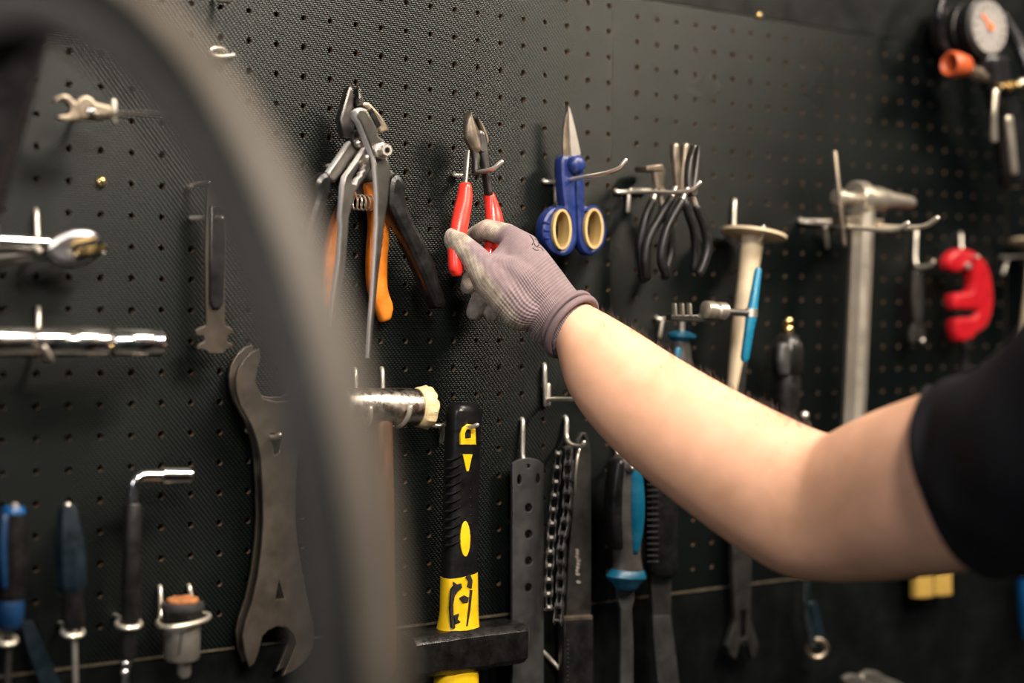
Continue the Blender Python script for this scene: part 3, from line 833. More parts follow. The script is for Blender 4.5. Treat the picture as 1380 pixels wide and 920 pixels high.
def scissors():
    d = 0.026
    t = thing('scissors', 'blue-handled scissors with tan finger liners hanging point up', 'scissors', P(775, 222, d))
    link('blade', plate([[(765, 142), (767, 144), (770, 180), (772, 212), (759, 214), (759, 195), (760, 176)]], d - 0.006, 0.0028, 0.0004), 'aged_steel', t)
    link('blade', plate([[(766, 142), (769, 147), (776, 175), (783, 207), (778, 216), (770, 214), (768, 175)]], d - 0.003, 0.0028, 0.0004), 'bright_steel', t)
    lo = [(757, 214), (763, 209), (773, 214), (777, 235), (778, 262), (779, 300), (779, 322), (773, 338), (762, 345), (749, 342), (738, 332), (731, 316), (733, 296), (741, 283), (752, 278), (761, 279), (759, 262), (757, 238)]
    ro = [(768, 212), (778, 209), (787, 216), (788, 240), (789, 262), (790, 279), (803, 280), (814, 291), (819, 310), (815, 329), (804, 342), (793, 343), (784, 334), (780, 318), (779, 298), (777, 262), (776, 235)]
    for nm, ol, cx, cy, dd in (('handle', lo, 756, 309, d + 0.002), ('handle', ro, 799, 308, d + 0.004)):
        h = link(nm, plate([smooth2(ol), ell(cx, cy, 12, 27, 24)], dd, 0.014, 0.0035), 'blue_plastic', t)
        # tan finger liner
        rings = []
        for i in range(36):
            a = 2 * math.pi * i / 36; r = []
            for rr, yy in ((12.3, -0.016), (12.6, 0.0025), (9.4, 0.0025), (9.2, -0.016)):
                q = P(cx + rr * math.cos(a), cy + (rr + 14.7) * math.sin(a), dd)
                r.append(q + Vector((0, -yy, 0)))
            rings.append(r)
        mb = MB(); mb.ring_skin(rings, True); mb.build('finger_liner', 'tan_liner', h, 40)
    for i in range(3):
        a, b = P(732 + i * 1, 299 + i * 11, d + 0.002), P(740, 301 + i * 10, d + 0.002)
        MB().tube([a, b], 0.0012, 6).build('grip_rib', 'blue_plastic', t)
    mb = MB(); c = P(773, 222, d); mb.lathe(c, c + Vector((0, -0.011, 0)), [(0, 0.0092), (0.5, 0.0092), (0.8, 0.0075), (1, 0.0045)], 24); mb.build('pivot_cap', 'blue_plastic', t)
def smooth2(ol, k=3):
    v = [Vector((x, y, 0)) for x, y in ol]; return [(p.x, p.y) for p in smooth_line(v, k, True)]
scissors()
hook('long wire hook jutting out past the blue scissors', [[(732, 241, -0.004), (733, 245, 0.003), (750, 245, 0.004), (831, 231.5, 0.098), (843, 216, 0.104)], [(750, 245, 0.004), (749, 271, 0.003)]])

def slim_pliers(name, label, d, jaws, handles, piv, jmat='aged_steel', extra=None):
    t = thing(name, label, 'pliers', P(piv[0], piv[1], d))
    for j in jaws: blade([(*r, d) for r in j], 0.0045, 2.6).build('jaw', jmat, t)
    for i, hnd in enumerate(handles):
        pts = [P(x, y, d + 0.002 * (1 if i == 0 else -1)) for x, y in hnd]
        sm = smooth_line(pts, 5); k = max(2, len(sm) // 5)
        mb = MB(); mb.tube(sm[:k + 1], 0.0028, 10); mb.build('shank', 'bright_steel', t)
        mb = MB(); mb.tube(sm[k:], [0.0042, 0.0046, 0.0048, 0.0050, 0.0046], 12, roundend=True); mb.build('grip', 'black_rubber', t)
    cyl_out(P(*piv, d), 0.0045, 0.008).build('pivot', jmat, t)
    if extra: extra(t, d)
def crimp_head(t, d):
    link('jaw_plate', plate([[(871, 224), (893, 221), (896, 226), (894, 230), (872, 230)]], d + 0.006, 0.02, 0.001), 'aged_steel', t)
slim_pliers('end_cutters', 'small square-headed cutters with black grips, rearmost on the crowded pliers hook', 0.024,
            [[(878, 229, 895, 229), (880, 242, 894, 242), (882, 257, 892, 257)]],
            [[(885, 256), (879, 272), (870, 292), (863, 328), (865, 360), (867, 376)], [(887, 258), (893, 280), (901, 305), (905, 335), (899, 360), (896, 372)]], (886, 258), extra=crimp_head)
slim_pliers('flat_nose_pliers', 'flat-nose pliers with black grips, middle of the three on one hook', 0.055,
            [[(905, 196, 913, 196), (905, 212, 914, 212), (907, 232, 916, 232), (909, 255, 917, 255)], [(919, 196, 927, 196), (918, 212, 927, 212), (916, 232, 924, 232), (914, 255, 921, 255)]],
            [[(911, 252), (904, 268), (888, 295), (874, 321), (870, 350), (872, 372)], [(918, 254), (925, 280), (935, 310), (938, 340), (936, 362)]], (913, 257))
slim_pliers('bent_nose_pliers', 'dark needle-nose pliers nearest the tip of the crowded hook', 0.082,
            [[(932, 196, 936, 198), (927, 212, 932, 212), (924, 235, 931, 235), (924, 257, 932, 257)], [(938, 197, 941, 199), (936, 212, 941, 212), (933, 235, 940, 235), (930, 257, 937, 257)]],
            [[(927, 254), (918, 272), (901, 303), (893, 330), (892, 352), (898, 370)], [(930, 256), (939, 280), (949, 305), (954, 330), (949, 352), (943, 367)]], (929, 259), 'dark_steel')
hook('wire hook crowded with three black-gripped pliers', [[(829, 255, -0.003), (830, 259, 0.003), (852, 258, 0.004), (929, 260, 0.092), (943, 246, 0.100)], [(848, 259, 0.004), (846, 284, 0.003)], [(850, 256, 0.006), (876, 256.5, 0.006)]])

# ------------------------------------------------------------------ tan setting tools
def setter(label, top, bot, d, fl_r, r0, r1, hk=None):
    t = thing('setting_tool', label, 'setting tool', P(*top, d))
    a, b = P(*top, d), P(*bot, d)
    mb = MB(); mb.lathe(a, b, [(0.0, fl_r * 0.9), (0.004, fl_r), (0.022, fl_r), (0.027, fl_r * 0.93), (0.032, r0 * 1.1)], 32); mb.build('flange', 'tan_nylon', t)
    mb = MB(); mb.lathe(a, b, [(0.03, r0 * 1.1), (0.06, r0), (0.3, r0 * 0.85), (0.6, r0 * 0.6 + r1 * .4), (1, r1)], 24); mb.build('shaft', 'tan_nylon', t)
setter('tan nylon setting tool with a round flange, hung in a two-pronged hook', (1016, 312), (985, 535), 0.040, 0.034, 0.0115, 0.0048)
_o = [q for q in bpy.data.objects if q.name == 'setting_tool'][0]
link('steel_core', plate([[(1012, 345), (1026, 345), (1014, 430), (1004, 530), (991, 530), (1000, 430)]], 0.042, 0.006, 0.001), 'dark_steel', _o)
hook('two-pronged wire hook under the tan flange', [[(990, 270, -0.003), (990, 270, 0.003), (989, 304, 0.004), (988, 322, 0.006), (999, 331, 0.018), (1006, 330, 0.03)], [(1006, 331, 0.02), (1020, 329, 0.045), (1028, 318, 0.062), (1029, 306, 0.066)]])
setter('tan nylon setting tool cut off by the right edge of the picture', (1400, 326), (1378, 520), 0.040, 0.034, 0.0125, 0.0075)
hook('short wire hook beside the tan tool at the right edge', [[(1349, 345, -0.003), (1350, 347, 0.004), (1370, 346, 0.02), (1392, 345, 0.05)], [(1358, 349, 0.004), (1352, 368, 0.003)]])

# ------------------------------------------------------------------ chain tool with T handle
def chain_tool():
    d = 0.085
    t = thing('chain_tool', 'chrome chain tool with a slim blue T-handle, hung on a wire hook', 'chain tool', P(965, 420, d))
    mb = MB(); mb.lathe(P(1022, 361, d), P(1003, 487, d), [(0, 0.0026), (0.03, 0.0036), (0.38, 0.0048), (0.46, 0.0056), (0.54, 0.0056), (0.62, 0.0050), (0.96, 0.0044), (1, 0.0028)], 16); mb.build('t_handle', 'teal_handle', t)
    MB().lathe(P(1012.5, 416, d), P(1012, 427, d), [(0, 0.0062), (1, 0.0062)], 16).build('collar', 'bright_steel', t)
    MB().lathe(P(1008, 422, d), P(976, 420, d), [(0, 0.0036), (1, 0.0036)], 12).build('spindle', 'dark_steel', t)
    MB().lathe(P(979, 419, d), P(949, 417, d), [(0, 0.0060), (0.08, 0.0082), (0.42, 0.0082), (0.46, 0.0068), (0.55, 0.0068), (0.6, 0.0086), (0.95, 0.0086), (1, 0.0066)], 20).build('barrel', 'alloy', t)
    link('frame', plate([[(905, 424), (940, 424), (950, 430), (976, 428), (972, 435), (940, 434), (905, 431)]], d, 0.009, 0.001), 'steel', t)
    for x in (912, 922, 932):
        link('chain_rest', plate([[(x - 2.2, 408), (x + 0.6, 409), (x + 1.6, 426), (x - 1.6, 426)]], d + 0.001, 0.006, 0.0010), 'alloy', t)
chain_tool()
hook('wire hook with a short leg carrying the chain tool', [[(884, 426, -0.003), (885, 429.5, 0.004), (897, 430, 0.006), (942, 428, 0.062), (952, 420, 0.068)], [(893, 431, 0.005), (889, 453, 0.003)]])
def blue_collar_driver():
    d = 0.028
    t = thing('socket_driver', 'grey and blue handled driver hanging below the chain tool, half behind the forearm', 'driver', P(919, 452, d))
    MB().lathe(P(919, 433, d), P(919, 449, d), [(0, 0.003), (1, 0.003)], 12).build('stem', 'bright_steel', t)
    MB().lathe(P(919, 446, d), P(918, 460, d), [(0, 0.006), (0.3, 0.0145), (0.6, 0.0145), (1, 0.010)], 24).build('collar', 'blue_handle', t)
    MB().lathe(P(918, 458, d), P(912, 580, d), [(0, 0.009), (0.2, 0.0115), (0.6, 0.0125), (0.9, 0.011), (1, 0.007)], 20).build('handle', 'grey_handle', t)
    blade([(910, 470, 917, 470, d + .010), (908, 500, 917, 500, d + .011), (906, 545, 914, 545, d + .011)], 0.0025).build('inlay', 'teal_handle', t)
blue_collar_driver()

def grease_gun():
    d = 0.034
    t = thing('grease_pump', 'small black grease pump with a two-ball brass tip, above the elbow', 'pump', P(1062, 450, d))
    mb = MB(); mb.ball(P(1062.5, 433, d), 0.0052, 16); mb.ball(P(1062.5, 444, d), 0.0055, 16)
    mb.tube([P(1062.5, 436, d), P(1062.5, 452, d)], 0.0022, 8); mb.build('nozzle', 'brass', t)
    MB().lathe(P(1062, 448, d), P(1061, 505, d), [(0, 0.006), (0.08, 0.011), (0.25, 0.0155), (0.45, 0.017), (0.9, 0.0165), (1, 0.014)], 24).build('body', 'black_cast', t)
    blade([(1048, 466, 1062, 466, d + .010), (1047, 485, 1062, 485, d + .011), (1049, 502, 1062, 502, d + .010)], 0.006).build('name_plate', 'flat_grey_steel', t)
    MB().lathe(P(1061, 504, d), P(1059, 570, d), [(0, 0.013), (0.2, 0.0145), (0.6, 0.0135), (1, 0.010)], 20).build('grip', 'black_rubber', t)
    MB().ball(P(1084, 560, d + 0.02), 0.005).build('trigger_end', 'bright_steel', t)
grease_gun()

def press():
    d = 0.060
    t = thing('bearing_press', 'steel bearing press: stepped cylinder with a thin cross bar on a tall square post', 'press', P(1160, 300, d))
    X = lambda x, y: P(x, y, d)
    mb = MB(); mb.lathe(X(1126, 266), X(1136, 266), [(0, 0.007), (0.1, 0.0088), (0.9, 0.0088), (1, 0.0075)], 20); mb.build('knob', 'alloy', t)
    MB().lathe(X(1134, 266), X(1154, 267), [(0, 0.0064), (1, 0.0064)], 16).build('screw_shaft', 'alloy', t)
    MB().lathe(X(1151, 267), X(1164, 267.5), [(0, 0.0172), (0.1, 0.0185), (0.9, 0.0185), (1, 0.0172)], 28).build('flange', 'alloy', t)
    MB().lathe(X(1162, 267.5), X(1190, 269), [(0, 0.0136), (0.05, 0.0138), (0.8, 0.0134), (1, 0.0118)], 28).build('cylinder', 'alloy', t)
    MB().lathe(X(1188, 268.5), X(1205, 270), [(0, 0.0112), (0.55, 0.0105), (0.6, 0.0092), (1, 0.0084)], 24).build('step', 'alloy', t)
    MB().lathe(X(1203, 269.5), X(1231, 273), [(0, 0.0082), (0.7, 0.0072), (0.9, 0.0062), (1, 0.0045)], 20).build('tip', 'alloy', t)
    MB().tube([P(1125, 206, d + 0.002), P(1131, 262, d + 0.004), P(1138, 329, d + 0.006)], 0.0026, 10, roundend=True).build('cross_bar', 'aged_steel', t)
    # square post, corner towards the viewer
    a, b = P(1163, 283, d), P(1149, 590, d); r = 0.0128
    angs = [math.radians(246 + 90 * k + w) for k in range(4) for w in (-19, 19)]
    rings = [[c + Vector((r * math.cos(q), r * math.sin(q), 0)) for q in angs] for c in (a, b)]
    mb = MB(); mb.ring_skin(rings); mb.build('post', 'alloy', t, 20)
    link('saddle', plate([[(1140, 291), (1192, 295), (1190, 306), (1142, 302)]], d + 0.008, 0.022, 0.001), 'aged_steel', t)
press()
hook('long double-pronged wire hook carrying the bearing press', [[(1078, 295, -0.003), (1079, 298, 0.004), (1100, 300, 0.016), (1205, 313, 0.135), (1223, 301, 0.15)], [(1128, 299, 0.004), (1193, 306, 0.075), (1246, 307, 0.135), (1263, 294, 0.15)], [(1080, 298, 0.004), (1128, 299, 0.004)], [(1112, 307, 0.010), (1115, 332, 0.003)]], r=0.0026)

def small_key():
    d = 0.020
    t = thing('spoke_key', 'thin black key hanging left of the red pipe cutter', 'key', P(1238, 362, d))
    link('stem', plate([[(1233, 364), (1243, 364), (1245, 400), (1243, 440), (1234, 440), (1231, 400)]], d, 0.005, 0.001), 'dark_steel', t)
    link('fork', plate([[(1232, 436), (1245, 436), (1248, 455), (1245, 466), (1240, 462), (1238, 446), (1234, 462), (1228, 460), (1227, 448)]], d, 0.005, 0.001), 'dark_steel', t)
    MB().ball(P(1243, 459, d + .003), 0.003).build('pin', 'bright_steel', t)
small_key()
hook('small bent wire hook with a side arm over the thin black key', [[(1235, 309, -0.003), (1235, 311, 0.004), (1233, 356, 0.005), (1239, 361, 0.018), (1256, 357, 0.036), (1258, 352, 0.038)]])

def pipe_cutter():
    d = 0.040
    t = thing('pipe_cutter', 'red C-shaped pipe cutter with black stem, hung near the right edge', 'pipe cutter', P(1310, 345, d))
    ol = [(1299, 334), (1312, 337), (1324, 345), (1333, 358), (1338, 374), (1341, 400), (1338, 424), (1330, 442), (1316, 451), (1311, 459), (1292, 459), (1288, 430), (1310, 427), (1318, 421), (1316, 418), (1290, 417), (1286, 412), (1286, 396), (1310, 392), (1312, 376), (1308, 362), (1303, 361), (1294, 367), (1279, 362), (1278, 349), (1287, 338)]
    link('frame', plate([smooth2(ol, 2)], d, 0.016, 0.005), 'red_paint', t)
    link('slot', plate([[(1287, 416), (1316, 415), (1318, 422), (1308, 427), (1288, 428)]], d - 0.004, 0.008, 0.001), 'black_cast', t)
    MB().lathe(P(1301, 455, d - .006), P(1300, 500, d - .006), [(0, 0.006), (0.3, 0.0065), (0.35, 0.005), (1, 0.005)], 14).build('stem', 'black_rubber', t)
    cyl_out(P(1302, 358, d - .002), 0.004, 0.005).build('roller_pin', 'bright_steel', t)
pipe_cutter()
hook('wire hook above the red pipe cutter', [[(1294, 313, -0.003), (1295, 316, 0.004), (1296, 340, 0.006), (1300, 346, 0.02), (1318, 346, 0.05)]])

# ------------------------------------------------------------------ tyre inflator with gauge
def inflator():
    t = thing('tyre_inflator', 'black tyre inflator with white round gauge, orange nozzle cap and silver levers, top right', 'inflator', P(1335, 60, 0.05))
    c = P(1278, 48, 0.012); f = c + Vector((0, -0.056, 0)); r = 0.034
    mb = MB(); mb.lathe(c, f, [(0, r * 0.9), (0.05, r), (0.3, r), (0.32, r * 0.96), (0.38, r), (0.62, r), (0.64, r * 0.96), (0.7, r), (0.98, r * 1.04), (1, r * 0.98)], 40); g = mb.build('gauge_body', 'black_rubber', t)
    c2 = f + Vector((0, 0.0, 0))
    mb = MB(); mb.lathe(c2 + Vector((0, 0.002, 0)), c2 + Vector((0, -0.003, 0)), [(0, r * 0.86), (1, r * 0.86)], 40); dl = mb.build('dial', 'dial_white', t)
    for k in range(13):
        a = math.radians(-135 + k * 22.5); dr = Vector((math.sin(a), 0, math.cos(a)))
        MB().box(c2 + dr * r * 0.70 + Vector((0, -0.0033, 0)), dr * 0.0028, dr.cross(Vector((0, 1, 0))) * 0.0006, (0, 0.0004, 0)).build('scale_mark', 'print_black', dl, 0)
    a = math.radians(-50); dr = Vector((math.sin(a), 0, math.cos(a)))
    MB().box(c2 + dr * 0.008 + Vector((0, -0.004, 0)), dr * 0.012, dr.cross(Vector((0, 1, 0))) * 0.0016, (0, 0.0005, 0)).build('needle', 'dial_orange', dl, 0)
    MB().lathe(c2 + Vector((0, -0.003, 0)), c2 + Vector((0, -0.006, 0)), [(0, 0.005), (1, 0.004)], 14).build('hub', 'dial_orange', dl)
    hs = [P(1285, -40, 0.05), P(1270, -5, 0.05), P(1266, 25, 0.05), P(1270, 58, 0.045), P(1282, 80, 0.04)]
    mb = MB(); mb.tube(smooth_line(hs, 8), 0.0055, 12); mb.build('hose', 'black_gloss', t)
    # orange cap, open end to the left
    a0, a1 = P(1280, 86, 0.06), P(1305, 90, 0.06)
    mb = MB(); mb.lathe(a0, a1, [(0.95, 0.004), (0.1, 0.0085), (0.0, 0.0105), (-0.04, 0.0125), (0.04, 0.0145), (0.35, 0.0145), (0.8, 0.012), (1.0, 0.008)], 24, cap=True); mb.build('nozzle_cap', 'orange_rubber', t)
    MB().lathe(P(1303, 92, 0.06), P(1328, 106, 0.062), [(0, 0.005), (0.3, 0.005), (0.32, 0.0082), (0.7, 0.0082), (0.75, 0.006), (1, 0.006)], 8).build('nut', 'aged_steel', t, 30)
    blade([(1320, 82, 1352, 82, 0.06), (1326, 105, 1356, 105, 0.06), (1334, 130, 1364, 130, 0.06), (1342, 170, 1376, 170, 0.055), (1350, 245, 1388, 245, 0.05)], 0.014, 3).build('grip', 'black_gloss', t)
    MB().lathe(P(1346, 118, 0.078), P(1374, 116, 0.078), [(0, 0.0045), (0.4, 0.0045), (0.42, 0.006), (0.9, 0.006), (1, 0.004)], 8).build('valve', 'brass', t, 30)
    mb = MB(); mb.ball(P(1377, 112, 0.080), 0.006); mb.build('valve_stem', 'bright_steel', t)
    blade([(1339, 121, 1346, 121, 0.082), (1337, 150, 1343, 150, 0.084), (1336, 170, 1343, 170, 0.082), (1336, 190, 1344, 190, 0.080)], 0.0022, 3).build('lever', 'alloy', t)
    blade([(1355, 158, 1364, 158, 0.085), (1359, 195, 1368, 195, 0.085), (1363, 233, 1371, 233, 0.083)], 0.003, 3).build('lever', 'alloy', t)
    mb = MB(); mb.tube(smooth_line([P(1348, 20, 0.04), P(1372, 60, 0.05), P(1390, 110, 0.06), P(1400, 180, 0.05)], 6), 0.008, 12); mb.build('hose', 'black_gloss', t)
inflator()
#PART4
# ------------------------------------------------------------------ lower middle: hammers and hanging bars
def soft_hammer():
    d = 0.038
    t = thing('soft_face_hammer', 'steel hammer with a frayed yellow nylon face and brown wooden handle, behind the tyre', 'hammer', P(513, 548, d))
    X = lambda x, y: P(x, y, d)
    MB().lathe(X(462, 547), X(562, 548.5), [(0, 0.0150), (0.03, 0.0160), (0.97, 0.0164), (1, 0.0158)], 40).build('head', 'hammered_steel', t)
    rn = random.Random(2)
    for a, b, nm in ((561, 578, 'face'), (464, 447, 'face')):
        p0, p1 = X(a, 548.5), X(b, 548.8); ax = p1 - p0; tt = ax.normalized(); u = tt.orthogonal().normalized(); v = tt.cross(u)
        rings = []
        for q, r in ((0, 0.0166), (0.12, 0.0178), (0.45, 0.0183), (0.8, 0.0190), (1.0, 0.0180), (1.02, 0.010)):
            rings.append([p0 + ax * (q + rn.uniform(-.06, .06) * (q > .5)) + (u * math.cos(2 * math.pi * j / 40) + v * math.sin(2 * math.pi * j / 40)) * r * (1 + rn.uniform(-.05, .07) * (q > .3)) for j in range(40)])
        mb = MB(); mb.ring_skin(rings); mb.build(nm, 'frayed_nylon', t, 30)
    blade([(499, 566, 526, 566, d), (500, 620, 527, 620, d), (500, 690, 529, 690, d - .004), (496, 760, 530, 760, d - .008), (494, 850, 532, 850, d - .012), (496, 900, 530, 900, d - .012)], 0.0115, 2.4).build('handle', 'old_wood', t)
    link('wedge', plate([[(507, 529), (524, 530), (524, 534), (507, 533)]], d, 0.012, 0.0005), 'old_wood', t)
soft_hammer()
hook('two-pronged wire hook cradling the soft-faced hammer', [[(477, 496, -0.003), (480, 498, 0.004), (480, 570, 0.006), (486, 574, 0.02), (497, 573, 0.052), (500, 562, 0.058), (500, 550, 0.059)], [(513, 495, -0.003), (516, 498, 0.004), (516, 570, 0.006), (524, 577, 0.02), (541, 575, 0.05), (550, 562, 0.058), (553, 548, 0.060)]])

def club_hammer():
    d = 0.032
    t = thing('club_hammer', 'club hammer hung head down, black ribbed grip with yellow inlays and yellow collar', 'hammer', P(620, 860, d))
    rows = [(604, 553, 646, 553, d), (603, 562, 647, 562, d), (602, 600, 645, 600, d), (601, 650, 642, 650, d), (600, 700, 641, 700, d), (599, 740, 640, 740, d), (598, 775, 640, 775, d), (598, 790, 640, 790, d)]
    g = blade(rows, 0.013, 2.6, 20).build('grip', 'handle_black', t)
    f = d + 0.0128
    fn = lambda x: f + 0.0004
    link('loop_inlay', plate([[(621, 599), (621, 585), (624, 576), (630, 571), (637, 572), (641, 578), (642, 599)], [(627, 591), (627, 583), (631, 577), (635, 580), (635, 590)]], f + 0.0008, 0.004, 0.0006), 'yellow_plastic', g)
    link('loop_hole', plate([[(626, 592), (626, 582), (631, 576), (636, 579), (636, 591)]], f + 0.0002, 0.002, 0.0002), 'print_black', g)
    link('triangle_inlay', plate([[(624, 612), (637, 612), (632, 635), (629, 635)]], f + 0.0006, 0.003, 0.0005), 'yellow_plastic', g)
    link('oval_inlay', plate([ell(627.5, 726, 6.7, 24, 24)], f + 0.0006, 0.003, 0.0006), 'yellow_plastic', g)
    for i in range(11):
        y = 617 + i * 11.5; s_ = i * 0.2
        a, b, c = P(602.5 - s_, y + 3, d + 0.0075), P(610 - s_, y + 2, d + 0.0118), P(621 - s_, y - 4, d + 0.0130)
        MB().tube(round_corners([a, b, c], .3, 1), 0.0011, 6, roundend=True).build('grip_rib', 'handle_black', g)
        a, b, c = P(634, y - 4, d + 0.0125), P(638, y, d + 0.0105), P(641 - s_, y + 4, d + 0.007)
        MB().tube([a, b, c], 0.0010, 6, roundend=True).build('grip_rib', 'handle_black', g)
    col = blade([(597, 779, 640, 768, d, 0.0135), (596.5, 800, 640.5, 795, d, 0.0137), (596, 825, 641, 825, d, 0.0140), (593, 845, 642, 845, d, 0.0155), (591, 854, 643, 854, d, 0.0165)], 0.014, 2.6, 20, ends=False).build('collar', 'yellow_plastic', t)
    # worn black print on the collar
    fc = d + 0.0144
    marks = [[(609, 794), (613, 789), (612, 784), (617, 788), (622, 786), (623, 792), (618, 795), (613, 803), (611, 815), (612, 836), (614, 846), (609, 846), (607, 820)],
             [(620, 806), (626, 802), (632, 805), (631, 811), (624, 812)], [(628, 778), (634, 774), (637, 782), (636, 793), (630, 790), (632, 783)],
             [(634, 795), (637, 795), (634, 822), (630, 846), (628, 845), (632, 818)], [(613, 830), (619, 827), (617, 834), (621, 838), (614, 840)]]
    for mk in marks: link('printed_mark', plate([mk], fc + 0.0006, 0.0030, 0.0001), 'print_black', col, 0)
    # head
    hc = P(627, 872, d); xw = (P(703, 868, d) - P(549, 872, d)).length / 2
    ox = P(626, 872, d + 0.004).x
    rings = []
    def oct_(x, hy, hz):
        k = 0.32; pts = [(1, 1 - k), (1 - k, 1), (-(1 - k), 1), (-1, 1 - k), (-1, -(1 - k)), (-(1 - k), -1), (1 - k, -1), (1, -(1 - k))]
        return [Vector((ox + x, hc.y + a * hy, hc.z + b * hz)) for a, b in pts]
    for x, s_ in ((-1.0, .80), (-0.96, .97), (-0.86, 1.0), (-0.42, 1.0), (-0.28, 1.06), (0.28, 1.06), (0.42, 1.0), (0.86, 1.0), (0.96, .97), (1.0, .80)):
        rings.append(oct_(x * xw, 0.0205 * s_, 0.0185 * s_))
    mb = MB(); mb.ring_skin(rings); mb.build('head', 'black_cast', t, 25, 0.0012)
    blade([(589, 902, 641, 902, d), (588, 925, 641, 925, d), (592, 945, 637, 945, d)], 0.015, 2.6, 20).build('end_cap', 'yellow_plastic', t)
club_hammer()
hook('wire hook at the top of the club hammer grip', [[(575, 569, -0.003), (578, 571, 0.004), (589, 574, 0.005), (603, 572, 0.010), (632, 577, 0.048), (643, 572.5, 0.056)], [(598, 574, 0.005), (594.5, 595, 0.003)]])

def perforated_bar():
    d = 0.016
    hol = [ell(712, 628, 3, 3, 12), ell(700, 646, 3, 7, 14), ell(725, 645, 3, 7, 14), ell(712.5, 684, 5, 6, 16), ell(712.5, 719.5, 5, 6, 16), ell(712.5, 755.5, 5, 6, 16), ell(712.5, 791.5, 5, 6, 16)]
    me = plate([[(691, 624), (700, 619), (712, 616.5), (724, 619), (733, 625), (733, 760), (733, 965), (691, 970), (691, 760)]] + hol, d, 0.004, 0.0005)
    t = tag(link('perforated_bar', me, 'flat_grey_steel'), 'flat grey steel bar with a row of round holes, beside the club hammer', 'steel bar')
    for q in range(3): link('etched_mark', plate([[(706 + q * 4, 832 + q * 6), (708 + q * 4, 832 + q * 6), (709 + q * 4, 868 + q * 2), (707 + q * 4, 868 + q * 2)]], d + 0.0002, 0.0008, 0.0001), 'satin_plate', t)
perforated_bar()
hook('upright wire hook over the perforated grey bar', [[(702, 563, -0.003), (705, 567, 0.004), (704, 612, 0.005), (706, 622, 0.008), (708, 627, 0.011)]])

def chain_link(p, q, w, inner, parent):
    "one bicycle chain link from pin p to pin q"
    ax = (q - p); L = ax.length; t = ax / L; y = Vector((0, -1, 0)); s_ = t.cross(y).normalized()
    mb = MB(); hw = 0.0044; off = 0.0022 if inner else 0.0034
    for sg in (-1, 1):
        rings = []
        for k in range(9):
            u = -0.33 + 1.66 * k / 8; x = abs(2 * u - 1) / 1.66
            prof = math.sqrt(max(0.0, 1 - max(0, (x - 0.62) / 0.38) ** 2)) * (0.72 + 0.28 * min(1, x / 0.6))
            ww = max(hw * prof, 0.0004); c = p + ax * u + s_ * 0 + w * (off * sg)
            nrm = w.cross(t).normalized()
            rings.append([c + nrm * ww + w * 0.0005, c - nrm * ww + w * 0.0005, c - nrm * ww - w * 0.0005, c + nrm * ww - w * 0.0005])
        mb.ring_skin(rings)
    for c in (p, q):
        mb.tube([c - w * (off + 0.0008), c + w * (off + 0.0008)], 0.0019 if not inner else 0.0036, 8)
    return mb.build('chain_link', 'dark_steel', parent, 30)
def chain_whip():
    d = 0.030
    t = thing('chain_whip', 'dark chain whip: flat bar with two hanging lengths of bicycle chain', 'chain whip', P(783, 600, d))
    link('bar', plate([[(776, 612), (779, 594), (784, 583), (790, 583), (795, 594), (797, 620), (797, 760), (797, 834), (763, 834), (766, 760), (772, 690)], ell(786, 594, 3.5, 7, 12)], d - 0.012, 0.0045, 0.0006), 'dark_steel', t)
    link('sleeve_edge', plate([[(760, 831), (799, 829), (799, 835), (760, 837)]], d - 0.008, 0.012, 0.0008), 'aged_steel', t)
    sl = link('sleeve', plate([[(760, 836), (800, 835), (801, 965), (760, 968)]], d - 0.0085, 0.011, 0.002), 'black_rubber', t)
    for i in range(14):
        y = 862 + i * 6; MB().tube([P(761, y, d - 0.010), P(766, y + 1, d - 0.0085)], 0.0009, 6).build('sleeve_rib', 'black_rubber', sl)
    rn = random.Random(4)
    for i in range(9):
        y0 = 740 + i * 4.6 + (6 if i > 7 else 0); x0 = 776 + rn.uniform(-1, 1)
        link('printed_mark', plate([[(x0, y0), (x0 + 3, y0 - 1), (x0 + 6 + rn.uniform(-2, 1), y0 + 1), (x0 + 5, y0 + 3.2), (x0 + 1, y0 + 3)]], d - 0.0117, 0.0008, 0.0001), 'print_pale', t)
    def run(px, dd, rot):
        pts = smooth_line([P(x, y, dd) for x, y in px], 30)
        acc = 0; out = [pts[0]]
        for a, b in zip(pts, pts[1:]):
            acc += (b - a).length
            if acc >= 0.0127: out.append(b); acc = 0
        for i in range(len(out) - 1):
            w = Vector((math.cos(rot), -math.sin(rot), 0)); tt = (out[i + 1] - out[i]).normalized(); w = (w - tt * w.dot(tt)).normalized()
            chain_link(out[i], out[i + 1], w, i % 2 == 0, t)
    run([(767, 606), (766, 640), (764, 690), (757, 735), (756, 790), (751, 850)], d + 0.004, 0.9)
    run([(752, 612), (749, 650), (745, 690), (742, 735), (739, 790), (740, 830)], d - 0.002, 0.5)
    MB().tube([P(781, 603, d), P(778, 616, d + .004), P(775, 640, d + .004), P(774, 664, d)], 0.0016, 8, roundend=True).build('link_pin', 'bright_steel', t)
chain_whip()
hook('upright wire hook over the chain whip', [[(760, 560, -0.003), (764, 564, 0.004), (763, 592, 0.005), (770, 600, 0.02), (784, 602, 0.038), (787, 596, 0.04)]])
hook('empty L-shaped wire hook left of the forearm', [[(733, 490, -0.003), (734, 493, 0.004), (735, 545, 0.004)], [(739, 519, 0.003), (739, 544, 0.004)], [(735, 540, 0.004), (741, 537.5, 0.008), (800, 538, 0.075), (815, 528, 0.082)]])
hook('short slanting wire end low between the perforated bar and the chain whip', [[(731, 877, 0.003), (743, 889, 0.006), (755, 902, 0.012)]])

